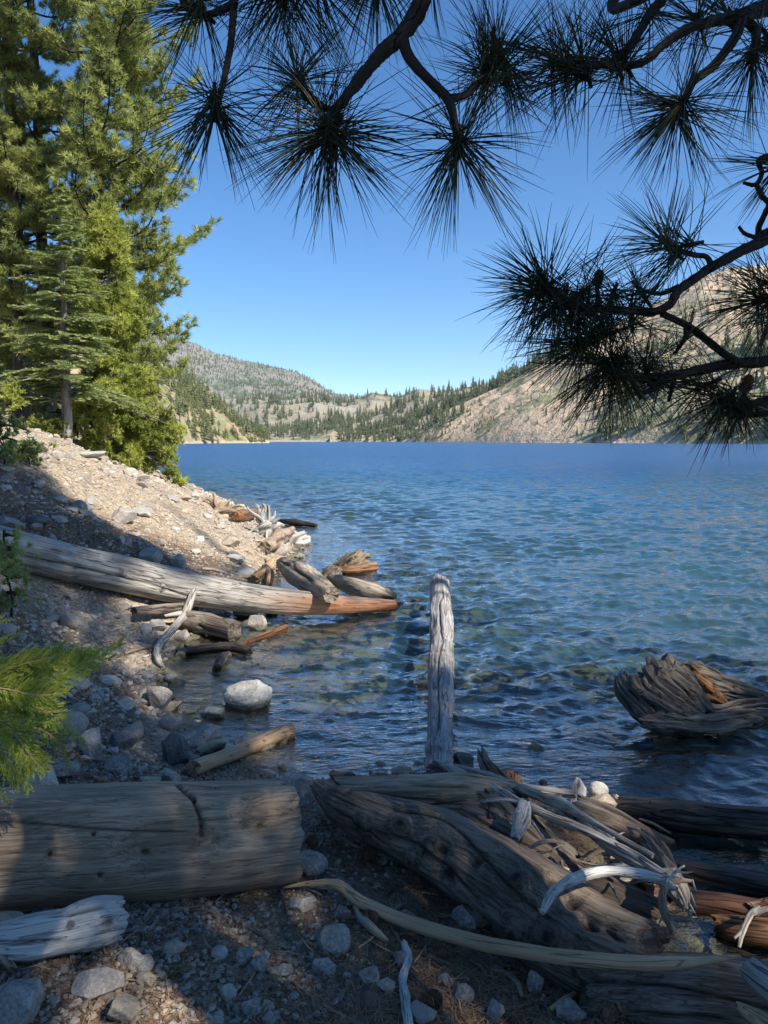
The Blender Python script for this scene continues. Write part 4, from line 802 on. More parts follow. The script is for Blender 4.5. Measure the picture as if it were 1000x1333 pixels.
scatter('gravel', 'loose grey gravel over the near shore', 90000, (-3.6, 1.6), (1.4, 4.6), lambda x, y, d: (d > -.05) * sstep(-.25, .35, fbm2(x, y, 1.4, 71, 3) + .55 * sstep(.2, -.6, x)) * (1.0 - .75 * sstep(-.1, .5, x)), .003, .017, GRAV, 0, 1.6)
scatter('shore_stones', 'grey stones lying over the near shore', 1500, (-4.0, 1.2), (1.5, 7.5), lambda x, y, d: (d > -.1) * (.5 + .5 * (x < -.5)), .012, .042, GRAV, 2, 3.2, seed=30)
scatter('slope_gravel', 'loose stones over the slope', 60000, (-8.5, -1.2), (3.8, 24), lambda x, y, d: (d > -.1) * sstep(26, 3, y) ** 1.0, .010, .035, GRAVT, 0, 1.8, seed=60)
scatter('slope_stones', 'pale stones scattered over the slope', 6500, (-9, -1.2), (4, 25), lambda x, y, d: (d > -.1) * (.35 + .65 * (fbm2(x, y, .7, 81, 2) > .0)), .03, .13, GRAVT, 2, 3.2, seed=90)
scatter('lake_bed_stones', 'stones on the lake bed seen through the shallow water', 2600, (-3, 8), (2.2, 15), lambda x, y, d: (d < -.05) * sstep(-7.5, -1, d) * ((y > 4.1) | (x > 3)) , .03, .12, PEB, 2, 2.2, seed=120)
# needle litter and sticks
LIT = leaf_mat('fallen needles', (.10, .055, .03), (.30, .20, .12), 0, .8)
nn = 42000; x = gr.uniform(-3.2, 1.7, nn); y = gr.uniform(1.4, 4.5, nn); d = shore_d(x, y); k = (d > .03) & (gr.random(nn) < .25 + .75 * sstep(-.5, .3, x + .5 * fbm2(x, y, 1.5, 91, 2))); x, y = x[k], y[k]; z = H(x, y) + .006 + gr.random(len(x)) * .008
a = gr.random(len(x)) * 6.28; ln = gr.uniform(.02, .07, len(x)); w = .0011; dz = gr.normal(0, .12, len(x)) * ln
c, s_ = np.cos(a), np.sin(a); P0 = np.stack([x - c * ln - s_ * w, y - s_ * ln + c * w, z - dz], 1); P1 = np.stack([x - c * ln + s_ * w, y - s_ * ln - c * w, z - dz], 1); P2 = np.stack([x + c * ln + s_ * w, y + s_ * ln - c * w, z + dz], 1); P3 = np.stack([x + c * ln - s_ * w, y + s_ * ln + c * w, z + dz], 1)
mb = MB(); V = np.stack([P0, P1, P2, P3], 1).reshape(-1, 3); mb.add(V, np.arange(len(V)).reshape(-1, 4), tint=np.repeat(gr.random(len(x)), 4)); tag(mb.build('needle_litter', LIT, smooth=False), 'brown fallen pine needles on the soil', kind='stuff')
mb = MB()
for k in range(800):
    x0, y0 = gr.uniform(-3, 1.0), gr.uniform(1.5, 4.2)
    if k > 260: x0, y0 = gr.uniform(-6, -1.8), gr.uniform(4, 12)
    if shore_d(x0, y0) < .05: continue
    a = gr.random() * 6.28; l = gr.uniform(.03, .13) * (1 + (k > 260)); t = np.linspace(-1, 1, 4); xx = x0 + np.cos(a) * l * t + gr.normal(0, l * .1, 4); yy = y0 + np.sin(a) * l * t + gr.normal(0, l * .1, 4)
    tube(mb, np.stack([xx, yy, H(xx, yy) + .008], 1), [.003, .004, .003, .0015], 5, tint=.3, stain=0.)
tag(mb.build('twig_litter', BROWNG), 'small dry twigs scattered on the shore', kind='stuff')
# ------------------------------------------------------------------ pine cones
CONE = wood_mat('cone scales', (.30, .17, .10), (.08, .045, .03), bump=.4)
def cone_mesh(R0=.035, Hh=.09):
    mb = MB(); n = 110; th = np.linspace(0, 2 * pi, 8, endpoint=False)
    tube(mb, [A(0, 0, 0), A(0, 0, Hh * .5), A(0, 0, Hh)], [R0 * .35, R0 * .45, R0 * .12], 8)
    for k in range(n):
        u = (k + .5) / n; a = k * 2.39996; rr = R0 * (math.sin(min(1, u * 1.25 + .18) * pi) ** .6 if u < .62 else (1 - (u - .62) / .5) ** .7) + .003; z = u * Hh
        e = A(math.cos(a), math.sin(a), 0); f = A(-math.sin(a), math.cos(a), 0); w = rr * .30 + .002; up = A(0, 0, 1)
        b0 = e * rr * .25 + up * z; tip = e * rr + up * (z + .006); V = [b0 - f * w * .4, b0 + f * w * .4, e * rr * .8 + f * w + up * (z + .004), tip + up * .002, e * rr * .8 - f * w + up * (z + .004), e * rr * .75 + up * (z - .004)]
        mb.add(V, None, [(0, 1, 5), (1, 2, 5), (2, 3, 5), (3, 4, 5), (4, 0, 5), (0, 4, 3), (0, 3, 1), (1, 3, 2)], grain=np.array(V) * A(3, 3, 1) + k)
    return mb.build('pine_cone', CONE, smooth=False)
cone0 = cone_mesh(); first = True
for (lab, px, py, sz, lift, Yd, tilt) in [('open pine cone on top of the flat topped grey log', 529, 1020, 17, 0, 3.95, 80), ('reddish sunlit pine cone lying by the thin branches against the lake', 678, 1022, 25, 0, 3.78, 75),
    ('dark pine cone caught on the root log tip', 468, 1026, 15, 0, 3.7, 50), ('dark pine cone behind the broad log at the left', 62, 1022, 24, .0, None, 80), ('dark pine cone behind the broad log near the yellow stone', 122, 1026, 22, .0, None, 70),
    ('dark pine cone under the bend of the long stick', 492, 1195, 20, .0, None, 85), ('closed pine cone in the litter above the long stick', 490, 1112, 26, 0, None, 80), ('pine cone in the cluster under the root log, nearest the round stone', 648, 1196, 30, 0, None, 80),
    ('pine cone in the cluster under the root log, at its right end', 690, 1212, 30, .02, None, 60), ('pine cone in the cluster under the root log, on top', 668, 1190, 28, .05, None, 85), ('pine cone at the bottom beside the reddish stone', 572, 1298, 28, 0, None, 80),
    ('pine cone at the bottom edge under the lower right log', 782, 1322, 34, 0, None, 85), ('pine cone between broad log and root log', 412, 1100, 16, 0, None, 75)]:
    if Yd: p = PY(px, py, Yd); d = np.dot(p - CAMP, FW)
    else: p, d = G(px, py, .025 + lift)
    c = cone0 if first else cone0.copy()
    if not first: COL.objects.link(c)
    first = False; k = sz * d / FL / .085; c.scale = (k, k, k); c.location = p; az = gr.random() * 6.28; c.rotation_euler = (R(tilt), 0, az); tag(c, lab, 'pine cone')
# ------------------------------------------------------------------ needle tufts as vectorised ribbons
def ribbons(mb, P0, DIR, ln, w, seg=1, droop=0., tint=None, rs=None, curl=None, mi=0):
    """thin tapering leaf blades: P0 (n,3), DIR (n,3) unit, ln (n,), w scalar or (n,)"""
    n = len(P0); rs = rs or gr; side = unit(np.cross(DIR, unit(rs.normal(size=(n, 3))))); w = np.broadcast_to(w, (n,))
    if seg == 1:
        V = np.stack([P0 - side * w[:, None], P0 + side * w[:, None], P0 + DIR * ln[:, None]], 1)
        mb.add(V.reshape(-1, 3), None, np.arange(n * 3).reshape(-1, 3), mi, tint=np.repeat(tint if tint is not None else np.zeros(n), 3)); return
    rows = []
    for k in range(seg + 1):
        u = k / seg; c = P0 + DIR * (ln * u)[:, None]; c[:, 2] -= droop * ln * u * u
        if curl is not None: c = c + curl * (ln * u * u)[:, None]
        ww = w * (1 - .75 * u ** 2); rows += [c - side * ww[:, None], c + side * ww[:, None]]
    V = np.stack(rows, 1); k = 2 * (seg + 1); b = (np.arange(n) * k)[:, None, None]
    q = np.array([[2 * j, 2 * j + 1, 2 * j + 3, 2 * j + 2] for j in range(seg)])[None] + b
    mb.add(V.reshape(-1, 3), q.reshape(-1, 4), None, mi, tint=np.repeat(tint if tint is not None else np.zeros(n), k))
def tufts(mb, C, AX, n, ln, w, spread=1.1, tint=None, rs=None, base=.35):
    """n needles round each tuft centre C along its axis AX"""
    m = len(C); rs = rs or gr
    ax = np.repeat(unit(AX), n, 0); u = unit(rs.normal(size=(m * n, 3))); d = unit(ax * rs.uniform(.15, spread, (m * n, 1)) + u * .75)
    P0 = np.repeat(C, n, 0) - ax * (rs.random((m * n, 1)) * base * ln); L = ln * rs.uniform(.7, 1.1, m * n)
    t = np.repeat(tint if tint is not None else rs.random(m), n); t = np.clip(t + rs.normal(0, .12, m * n), 0, 1)
    ribbons(mb, P0, d, L, w, 1, tint=t, rs=rs)
PINE_L = leaf_mat('pine needles', (.14, .18, .05), (.50, .54, .17), .4)
FIR_L = leaf_mat('fir needles', (.19, .24, .085), (.44, .50, .19), .38)
CEDAR_L = leaf_mat('cedar sprays', (.16, .20, .04), (.50, .54, .12), .38)
DEEP_L = leaf_mat('dark pine needles', (.012, .018, .008), (.032, .042, .018), .15)
SHRUB_L = leaf_mat('shrub leaves', (.08, .11, .02), (.21, .22, .05), .3, odd=(.45, .28, .03))
def big_pine(label, px, Yd, top, r0, limbs, zlo, seed, Lmax, tuft_n=34, side=None, group=None, dark=0, base=None, name='pine_tree', lenf=None):
    r = np.random.default_rng(seed)
    if base is None:
        x0 = (px - 500) / FL * Yd; base = A(x0, Yd, float(H(np.array([x0]), np.array([Yd]))[0]) - .2)
    root = empty(name, base); tag(root, label, 'tree', group); tr_ = MB(); ht = top - base[2]
    lean = A(r.normal(0, .01), r.normal(0, .01), 1)
    tube(tr_, [lean * ht * u * A(1, 1, 1) + A(r.normal(0, .04), r.normal(0, .04), 0) for u in np.linspace(0, 1, 9)], r0 * (1 - np.linspace(0, 1, 9)) ** .8 + .02, 14, 40, stain=0., pit=0.)
    cr = MB(); TC, TA = [], []
    for k in range(limbs):
        u = (k + r.random()) / limbs; z = zlo + (ht * .985 - zlo) * u; a = r.random() * 6.28
        if side is not None and r.random() < .5: a = side + r.normal(0, .6)
        L = Lmax * (lenf(z / ht) if lenf else (1 - (z / ht) ** 1.6) ** .7 * (.55 + .45 * min(1, (z - zlo) / 2 + .4))) * r.uniform(.65, 1.1); L = max(L, .3)
        d = A(math.cos(a), math.sin(a), 0); rise = r.uniform(-.15, .25)
        pts_ = [A(0, 0, z) + d * L * t + A(0, 0, 1) * L * (rise * t - .22 * t * (1 - t) * 2 + .22 * t ** 3) + r.normal(0, .03 * L, 3) * t for t in np.linspace(0, 1, 5)]
        tube(tr_, pts_, np.linspace(.045, .008, 5) * (L / 2.5) ** .6, 5, 9, cap=False, stain=0., pit=0.)
        C = catmull(np.array(pts_), 24); nb = int(8 + L * 6)
        for j in range(nb):
            t = .22 + .78 * (j + r.random()) / nb; i = int(t * 23); c = C[i]; sgn = 1 if j % 2 else -1; nn_ = A(-d[1], d[0], 0) * sgn
            sl = L * .34 * (1.15 - t) * r.uniform(.5, 1.3) + .15; sd = unit(nn_ * r.uniform(.5, 1) + d * r.uniform(.4, .9) + A(0, 0, r.uniform(-.1, .45)))
            e = c + sd * sl + A(0, 0, .12 * sl); m_ = (c + e) / 2 - A(0, 0, .05 * sl); tube(tr_, [c, m_, e], [.010, .007, .004], 3, cap=False, stain=0., pit=0.)
            for q in range(max(2, int(sl / .13))):
                f = 1 - q * .13 / sl * r.uniform(.7, 1.3)
                if f < .05: break
                TC.append(c + (e - c) * f + r.normal(0, .05, 3)); TA.append(sd + A(0, 0, .55) + r.normal(0, .3, 3))
        TC.append(C[-1]); TA.append(d + A(0, 0, .5))
    TC, TA = np.array(TC), np.array(TA); tn = np.clip(r.normal(.55 - dark, .22, len(TC)), 0, 1)
    tufts(cr, TC, TA, tuft_n, .19, .0105, tint=tn, rs=r)
    tr_.build('trunk', BARKD, root); cr.build('crown', PINE_L, root, smooth=False); return root
big_pine('tall pine at the far left with a dark bare lower trunk', 33, 20.5, 20, .22, 84, 3.4, 1, 2.7)
big_pine('tall pine just right of the far left one, its trunk mostly hidden in boughs', 68, 21.5, 21, .17, 92, 2.8, 2, 3.0)
big_pine('tall pine nearest the lake with long upswept boughs against the sky', 138, 19.5, 20, .15, 108, 2.2, 3, 2.95, side=-.3, lenf=lambda f: np.interp(f, [0, .15, .3, .5, 1], [.55, .75, .95, .85, .7]))
big_pine('dark pine behind the others at the left edge', -20, 25, 22, .22, 70, 2.0, 4, 3.2, dark=.3)
# fir with flat drooping sprays
def fir(label, px, Yd, top_py, r0, seed, nl, L0, mat=FIR_L, zlo=1.0, base_py=None):
    r = np.random.default_rng(seed); x0 = (px - 500) / FL * Yd; zb = float(H(np.array([x0]), np.array([Yd]))[0]) - .05
    root = empty('fir_tree', A(x0, Yd, zb)); tag(root, label, 'tree'); top = PY(px, top_py, Yd)[2] - zb; tr_ = MB(); cr = MB()
    tube(tr_, [A(-.12, 0, -.1), A(-.03, 0, .35), A(0, 0, 1.2), A(.02, 0, top * .6), A(0, 0, top)], [r0 * 1.25, r0, r0 * .85, r0 * .4, .008], 16, 40, stain=0., pit=0.)
    P0, DD, LL = [], [], []
    for k in range(nl):
        u = ((k + r.random()) / nl) ** 1.15; z = zlo + (top - zlo - .05) * u; L = L0 * (1 - u) ** .75 * r.uniform(.7, 1.12) + .08; a = r.random() * 6.28; d = A(math.cos(a), math.sin(a), 0)
        C = catmull(np.array([A(0, 0, z), A(0, 0, z) + d * L * .5 + A(0, 0, .02 * L), A(0, 0, z) + d * L - A(0, 0, (.16 - .3 * u) * L)]), 14); tube(tr_, C, np.linspace(.014, .003, 14) * (L + .4), 4, cap=False, stain=0., pit=0.)
        nn_ = A(-d[1], d[0], 0)
        for j in range(int(14 + L * 22)):
            t = .12 + .88 * r.random(); c = C[int(t * 13)]; sg = r.choice([-1, 1]); sl = L * .38 * (1.1 - t) * r.uniform(.6, 1.2) + .05; sd = unit(nn_ * sg * .8 + d * .75 + A(0, 0, r.normal(-.05, .08)))
            m_ = int(sl / .011) + 3; f = np.linspace(.0, 1, m_)[:, None]; pp = c + sd * sl * f; pp[:, 2] -= .08 * sl * f[:, 0] ** 2
            for s2 in (-1, 1):
                P0.append(pp); DD.append(unit(np.cross(sd, A(0, 0, 1)) * s2 * .8 + sd * .5 + A(0, 0, .25) + r.normal(0, .15, (m_, 3)))); LL.append(r.uniform(.035, .06, m_))
    P0, DD, LL = np.concatenate(P0), np.concatenate(DD), np.concatenate(LL); tn = np.clip(.5 + .35 * fbm(P0 * 2.5, seed, 2) * 2 + r.normal(0, .1, len(P0)), 0, 1)
    ribbons(cr, P0, DD, LL, .0075, 1, tint=tn, rs=r)
    tr_.build('trunk', BARKF, root); cr.build('crown', mat, root, smooth=False); return root
fir('slender fir with flat drooping sprays and a grey trunk on the crest of the slope', 91, 14.6, 236, .11, 5, 118, 1.35, zlo=1.0)
# cedars: upright bright sprays
def cedar(label, px, Yd, top, L0, seed, nclump, mat=CEDAR_L, lowx=None, r0=.1, name='cedar_tree', prof=None, n=26, sz=.13, dz=0, w=.013):
    r = np.random.default_rng(seed); x0 = (px - 500) / FL * Yd; zb = float(H(np.array([x0]), np.array([Yd]))[0]) - .05
    root = empty(name, A(x0, Yd, zb)); tag(root, label, 'tree' if name.endswith('tree') else 'shrub'); tr_ = MB(); cr = MB(); ht = top - zb
    tube(tr_, [A(0, 0, -.2), A(.03, 0, ht * .3), A(-.02, 0, ht * .65), A(0, 0, ht)], [r0, r0 * .8, r0 * .45, .01], 12, 24, stain=0., pit=0.)
    C, AX = [], []
    for k in range(nclump):
        u = r.random() ** .85; z = .15 + (ht - .1) * u; pr = prof(u) if prof else (1 - u) ** .6; Lm = L0 * pr * (.72 + .4 * vn(np.array([[u * 14 + seed, 3.1, 0]]), seed)[0]) + .05; a = r.random() * 6.28
        L = Lm * r.random() ** .4; dd = A(math.cos(a), math.sin(a), 0); c = dd * L + A(0, 0, z + dz * L - .25 * L); 
        if L > .7 * Lm and r.random() < .18: tube(tr_, [A(0, 0, z), dd * L * .5 + A(0, 0, z - .05 * L), c], [.02, .012, .005], 4, 6, cap=False, stain=0., pit=0.)
        for q in range(3): C.append(c + r.normal(0, sz * .7, 3)); AX.append(dd * .6 + A(0, 0, .9) + r.normal(0, .35, 3))
    if lowx:
        for (bx, by, rad, m_, Yb) in lowx:
            b = PY(bx, by, Yb) - A(x0, Yd, zb); tube(tr_, [A(0, 0, .5), (b + A(0, 0, .5)) / 2 + A(0, 0, .05), b], [.03, .02, .006], 5, 10, cap=False, stain=0., pit=0.)
            for q in range(m_):
                f = r.random() ** .5; C.append(A(0, 0, .5) * (1 - f) + b * f + r.normal(0, rad, 3)); AX.append(A(.3, -.3, .8) + r.normal(0, .4, 3))
    C, AX = np.array(C), np.array(AX); kp = fbm(C * (1.1 / max(L0, .25)) ** .5 * 2.0, seed + 4, 2) > -.04; C, AX = C[kp], AX[kp]; tn = np.clip(.5 + .5 * fbm(C * 1.8, seed, 2) * 1.6 + r.normal(0, .12, len(C)), 0, 1)
    tufts(cr, C, AX, n, sz, w, 1.2, tn, r); tr_.build('trunk', BARKF if r0 > .06 else TWIG, root); cr.build('crown', mat, root, smooth=False); return root
cedar('bright yellow green cedar behind the fir, reaching half way up the pines', 150, 17.0, 7.0, 1.22, 6, 3600, prof=lambda u: np.interp(u, [0, .1, .3, .6, 1], [.75, .95, 1.0, .75, .08]), w=.011)
cedar('bright cedar with low boughs overhanging the slope beside the lake', 182, 16.6, 3.4, .8, 7, 1300, r0=.07, prof=lambda u: np.interp(u, [0, .2, .6, 1], [.5, .9, .8, .1]),
      lowx=[(236, 612, .13, 80, 15.9), (248, 634, .09, 60, 15.6), (222, 590, .15, 110, 16.0), (205, 606, .13, 90, 16.2), (232, 560, .16, 110, 16.2), (226, 520, .14, 90, 16.4)])
cedar('round bright green young cedar right of the fir trunk', 122, 15.3, 3.0, .52, 8, 420, r0=.03, name='young_cedar', prof=lambda u: np.interp(u, [0, .4, .8, 1], [.8, 1, .7, .2]), sz=.085)
cedar('small sunlit cedar sapling at the left edge in front of the dark pine trunk', 20, 13.6, 2.95, .36, 9, 150, r0=.02, name='young_cedar', sz=.08)
cedar('low yellow tinged shrub on the crest left of the fir trunk', 62, 14.2, 2.35, .50, 10, 170, mat=SHRUB_L, r0=.015, name='shrub', prof=lambda u: .9, sz=.07)
cedar('green shrub between the yellow shrub and the fir trunk', 80, 15.4, 2.6, .45, 11, 170, mat=FIR_L, r0=.015, name='shrub', prof=lambda u: .9, sz=.07)
cedar('dark green shrub spreading over the slope at the left edge', 4, 9.0, 2.25, .36, 13, 70, mat=FIR_L, r0=.015, name='shrub', prof=lambda u: .9, sz=.07)
cedar('low dark green seedling on the shaded slope below the crest', 36, 9.6, 1.95, .30, 14, 60, mat=FIR_L, r0=.01, name='shrub', prof=lambda u: .9, sz=.06)
cedar('small green sapling at the left edge in front of the long log', 2, 5.6, 1.32, .22, 15, 60, mat=FIR_L, r0=.01, name='sapling', prof=lambda u: .9, sz=.05, w=.006)
cedar('dense dark cedar filling the gap behind the fir', 40, 23.5, 6.0, 1.9, 16, 1500, mat=PINE_L, r0=.1, prof=lambda u: np.interp(u, [0, .3, 1], [.9, 1, .2]), sz=.15)
# ------------------------------------------------------------------ overhead pine branches, a tree standing right beside the viewer
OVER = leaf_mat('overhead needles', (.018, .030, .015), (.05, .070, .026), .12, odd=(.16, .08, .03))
trunk_p = A(2.9, -.6, 0.5); pine = empty('pine_tree', trunk_p); tag(pine, 'pine close at the right whose long needled branches hang dark across the sky', 'tree')
mb = MB(); tube(mb, [A(0, 0, -.3), A(.02, .02, 1), A(0, .05, 2.5), A(.05, .05, 5), A(.1, .1, 8), A(.1, .1, 11)], [.24, .2, .18, .15, .10, .03], 24, 60, stain=0., pit=0.); mb.build('trunk', BARKD, pine)
nr_ = np.random.default_rng(21)
def overbranch(L, tl, start=None):
    """L: (px, py, depth, width px); tl: tufts (px, py, depth, direction in the picture in degrees, needles, reach px)"""
    if start is None and (L[0][0] > 1030 or L[0][1] < -100):
        q0 = PD(*L[0][:3]) - trunk_p; start = [(0, .05, q0[2] + .35), tuple(q0 * A(.5, .5, 1) + A(0, .1, .2))]
    P = [PD(a, b, c) - trunk_p for a, b, c, w in L]; r = [w / 2 * c / FL for a, b, c, w in L]
    if start is not None: P = [A(*q) for q in start] + P; r = [r[0] * 1.6 - k * .001 for k in range(len(start))] + r
    br = log_mesh('branch', np.array(P), r, TWIG, pine, int(abs(L[0][0]) + L[0][1]) % 97, 12, .012, .16, .12, 0, (.4, .4))
    for t in tl: tuft(br, *t)
    return br
def tuft(br, px, py, dep, ang, n, reach, spread=1.0, stem=None):
    c = PD(px, py, dep) - trunk_p; a = R(ang); ax = unit(RT * math.cos(a) + UP * math.sin(a) + FW * nr_.normal(0, .35)); Ln = reach * dep / FL
    n = int(n * (.74 if px < 660 or py < 260 else .6)) // 3 * 3; mb = MB(); u = unit(np.repeat(nr_.normal(size=(n // 3, 3)), 3, 0) + nr_.normal(0, .07, (n, 3))); u = unit(u + .5 * np.sin(u[:, [1, 2, 0]] * 5 + nr_.random() * 6)); d = unit(u + ax * (1.35 - spread) * 1.6); P0 = c - ax * (nr_.random((n, 1)) * .055) + u * .004
    L = Ln * nr_.uniform(.72, 1.06, n); curl = unit(np.repeat(nr_.normal(size=(n // 3, 3)), 3, 0)) * .14 - A(0, 0, .10)
    for k in range(3): pass
    C = []; seg = 4
    w = .0013
    side1 = unit(np.cross(d, unit(nr_.normal(size=(n, 3))))); side2 = np.cross(d, side1)
    for k in range(seg + 1):
        t = k / seg; cc = P0 + d * (L * t)[:, None] + curl * (L * t * t)[:, None]; ww = w * (1.0 - .8 * t ** 3)
        for q in range(3): C.append(cc + ww * (side1 * math.cos(q * 2.094) + side2 * math.sin(q * 2.094)))
    V = np.stack(C, 1); m_ = 3 * (seg + 1); f = []
    for k in range(seg):
        for q in range(3): f.append([3 * k + q, 3 * k + (q + 1) % 3, 3 * k + 3 + (q + 1) % 3, 3 * k + 3 + q])
    F = (np.array(f)[None] + (np.arange(n) * m_)[:, None, None]).reshape(-1, 4)
    mb.add(V.reshape(-1, 3), F, None, 0, tint=np.repeat(np.repeat(nr_.random(n // 3), 3), m_)); 
    mb2 = MB(); tube(mb2, [c - ax * .07, c - ax * .03, c + ax * .012], [.0045, .006, .003], 8)
    V2 = mb2.v[0]; mb.add(V2, mb2.q[0], mb2.t[0], 1, grain=V2, tint=.2)
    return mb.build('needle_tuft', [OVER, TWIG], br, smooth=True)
d0 = 1.75
overbranch([(640, -190, 1.9, 34), (590, -90, 1.85, 30), (556, -20, d0, 24), (542, 20, d0, 22), (522, 46, d0, 20), (492, 74, d0, 18), (462, 112, 1.72, 15), (436, 143, 1.7, 12), (424, 158, 1.7, 10), (415, 176, 1.7, 7)],
    [(410, 176, 1.70, 200, 150, 125), (424, 190, 1.66, 260, 130, 130), (448, 190, 1.72, -40, 170, 130)], start=[(0, .1, 4.2), (-.9, .5, 3.9), (-1.9, 1.4, 3.2)])
overbranch([(436, 143, 1.7, 9), (412, 138, 1.72, 8), (397, 124, 1.74, 7), (386, 102, 1.76, 5)], [(384, 98, 1.76, 115, 120, 110), (400, 122, 1.76, 150, 70, 100)])
overbranch([(444, 150, 1.7, 9), (436, 170, 1.69, 8), (432, 192, 1.68, 6)], [])
overbranch([(522, 46, d0, 17), (532, 74, d0, 14), (556, 102, d0, 13), (582, 128, d0, 13), (592, 158, 1.74, 10), (597, 192, 1.74, 9)], [(597, 202, 1.74, 268, 260, 125, 1.15)])
overbranch([(582, 128, d0, 10), (606, 124, 1.78, 9), (622, 108, 1.8, 8), (638, 92, 1.82, 7)], [(640, 88, 1.82, 70, 190, 118), (655, 78, 1.85, 300, 120, 125), (650, 70, 1.84, 110, 120, 110)])
overbranch([(250, -120, 1.8, 14), (236, -20, d0, 12), (246, 10, d0, 10), (264, 20, d0, 9), (292, 12, d0, 9), (306, 2, d0, 9)], [(246, 4, 1.75, 150, 120, 90), (262, 16, 1.74, 265, 60, 120)])
overbranch([(330, -160, 1.9, 12), (312, -40, 1.8, 11), (305, 6, d0, 10), (300, 60, 1.73, 9), (290, 110, 1.72, 8), (282, 142, 1.7, 8)], [(279, 152, 1.7, 262, 230, 118, 1.15)], start=[(-1.2, .5, 4.6)])
overbranch([(420, -150, 1.9, 12), (400, -60, 1.85, 10), (380, -20, 1.8, 8)], [(372, -5, 1.8, 240, 190, 135), (410, -15, 1.82, 270, 160, 120), (345, -20, 1.8, 230, 150, 120)], start=[(-1.0, .6, 4.5)])
overbranch([(520, -190, 1.9, 12), (500, -60, 1.9, 8), (490, -30, 1.88, 6)], [(486, -22, 1.88, 255, 170, 110), (560, -30, 1.9, 250, 130, 100)], start=[(-1.0, .6, 4.4)])
overbranch([(1160, -60, 2.2, 24), (1060, 0, 2.05, 22), (990, 12, 1.95, 20), (966, 22, 1.9, 19), (935, 26, 1.88, 14), (895, 38, 1.85, 12), (862, 60, 1.84, 11), (842, 78, 1.83, 10), (815, 86, 1.83, 10), (780, 84, 1.84, 10), (750, 90, 1.85, 9), (736, 96, 1.86, 7)],
    [(738, 92, 1.86, 165, 150, 115), (758, 78, 1.88, 120, 110, 115), (716, 74, 1.9, 135, 130, 120), (800, 80, 1.84, 100, 60, 100)], start=[(0, .3, 3.2), (-.6, 1.0, 3.1)])
overbranch([(900, -120, 1.95, 14), (868, -15, 1.9, 13), (846, 18, 1.88, 12), (822, 58, 1.86, 11), (800, 78, 1.85, 9), (796, 92, 1.84, 7)], [(806, 68, 1.86, 120, 130, 110), (852, 10, 1.88, 60, 80, 100)], start=[(-.2, .6, 4.2)])
overbranch([(966, 22, 1.9, 16), (956, 50, 1.87, 13), (930, 84, 1.84, 11), (905, 104, 1.82, 10), (892, 128, 1.8, 9), (878, 148, 1.8, 9)], [(876, 152, 1.8, 235, 280, 112, 1.15)])
overbranch([(966, 22, 1.9, 12), (984, 40, 1.9, 11), (982, 66, 1.88, 10), (976, 80, 1.87, 9)], [(978, 84, 1.87, 265, 170, 110, 1.1), (1010, 60, 1.9, 300, 120, 110), (905, 20, 1.9, 95, 120, 100), (950, 14, 1.9, 100, 90, 90)])
overbranch([(1200, 240, 2.3, 22), (1090, 282, 2.15, 18), (1000, 312, 2.0, 14), (962, 328, 1.95, 14), (930, 346, 1.92, 13), (905, 362, 1.9, 12), (884, 378, 1.88, 11), (872, 396, 1.86, 11), (850, 406, 1.85, 11), (820, 404, 1.84, 10), (780, 402, 1.82, 10), (745, 398, 1.8, 9), (716, 380, 1.78, 8), (706, 366, 1.78, 7)],
    [(704, 362, 1.78, 130, 210, 108, .95), (690, 380, 1.78, 205, 130, 100, .9), (740, 392, 1.8, 215, 190, 110), (765, 398, 1.82, 100, 120, 95, .9), (790, 404, 1.83, 250, 160, 105), (722, 400, 1.8, 240, 150, 100)], start=[(-.2, .8, 2.0), (-.6, 1.6, 2.05)])
overbranch([(926, 346, 1.92, 8), (920, 334, 1.92, 7), (905, 332, 1.92, 7), (885, 326, 1.9, 6), (866, 318, 1.88, 6)], [(862, 314, 1.88, 140, 170, 110, .95), (880, 322, 1.9, 190, 110, 105, .9)])
overbranch([(884, 372, 1.88, 7), (862, 382, 1.9, 6), (844, 380, 1.9, 5), (830, 374, 1.9, 5)], [(828, 372, 1.9, 120, 60, 62), (822, 396, 1.85, 95, 80, 80)])
overbranch([(1120, 455, 2.2, 18), (1050, 464, 2.1, 16), (1000, 470, 2.0, 15), (950, 474, 1.95, 14), (910, 482, 1.92, 13), (872, 490, 1.9, 12), (835, 492, 1.88, 11), (805, 486, 1.87, 8), (782, 478, 1.86, 7)],
    [(778, 474, 1.86, 190, 200, 110), (800, 484, 1.87, 235, 170, 100), (820, 488, 1.88, 110, 110, 85), (840, 470, 1.88, 90, 100, 80, .9), (748, 455, 1.85, 200, 170, 100), (765, 440, 1.84, 190, 150, 105), (880, 488, 1.9, 80, 60, 65)], start=[(-.3, 1.0, 1.6), (-.7, 1.7, 1.6)])
overbranch([(862, 408, 1.86, 9), (895, 424, 1.88, 9), (925, 446, 1.9, 10), (945, 462, 1.92, 10), (965, 472, 1.94, 10)], [(900, 430, 1.88, 60, 70, 60)])
overbranch([(866, 492, 1.9, 6), (858, 504, 1.88, 6), (840, 511, 1.87, 5), (826, 506, 1.87, 5), (820, 494, 1.87, 5)], [(846, 506, 1.87, 220, 70, 70)])
overbranch([(1090, 500, 2.1, 12), (1000, 520, 2.0, 10), (985, 524, 1.98, 9), (970, 530, 1.96, 7), (950, 528, 1.94, 6), (938, 522, 1.93, 6)], [(932, 524, 1.93, 205, 190, 100), (950, 534, 1.94, 250, 130, 70), (905, 506, 1.93, 200, 110, 80)])
overbranch([(1100, 530, 2.1, 10), (1000, 538, 1.98, 8), (975, 540, 1.96, 7), (960, 536, 1.95, 6)], [(965, 540, 1.95, 262, 120, 62)])
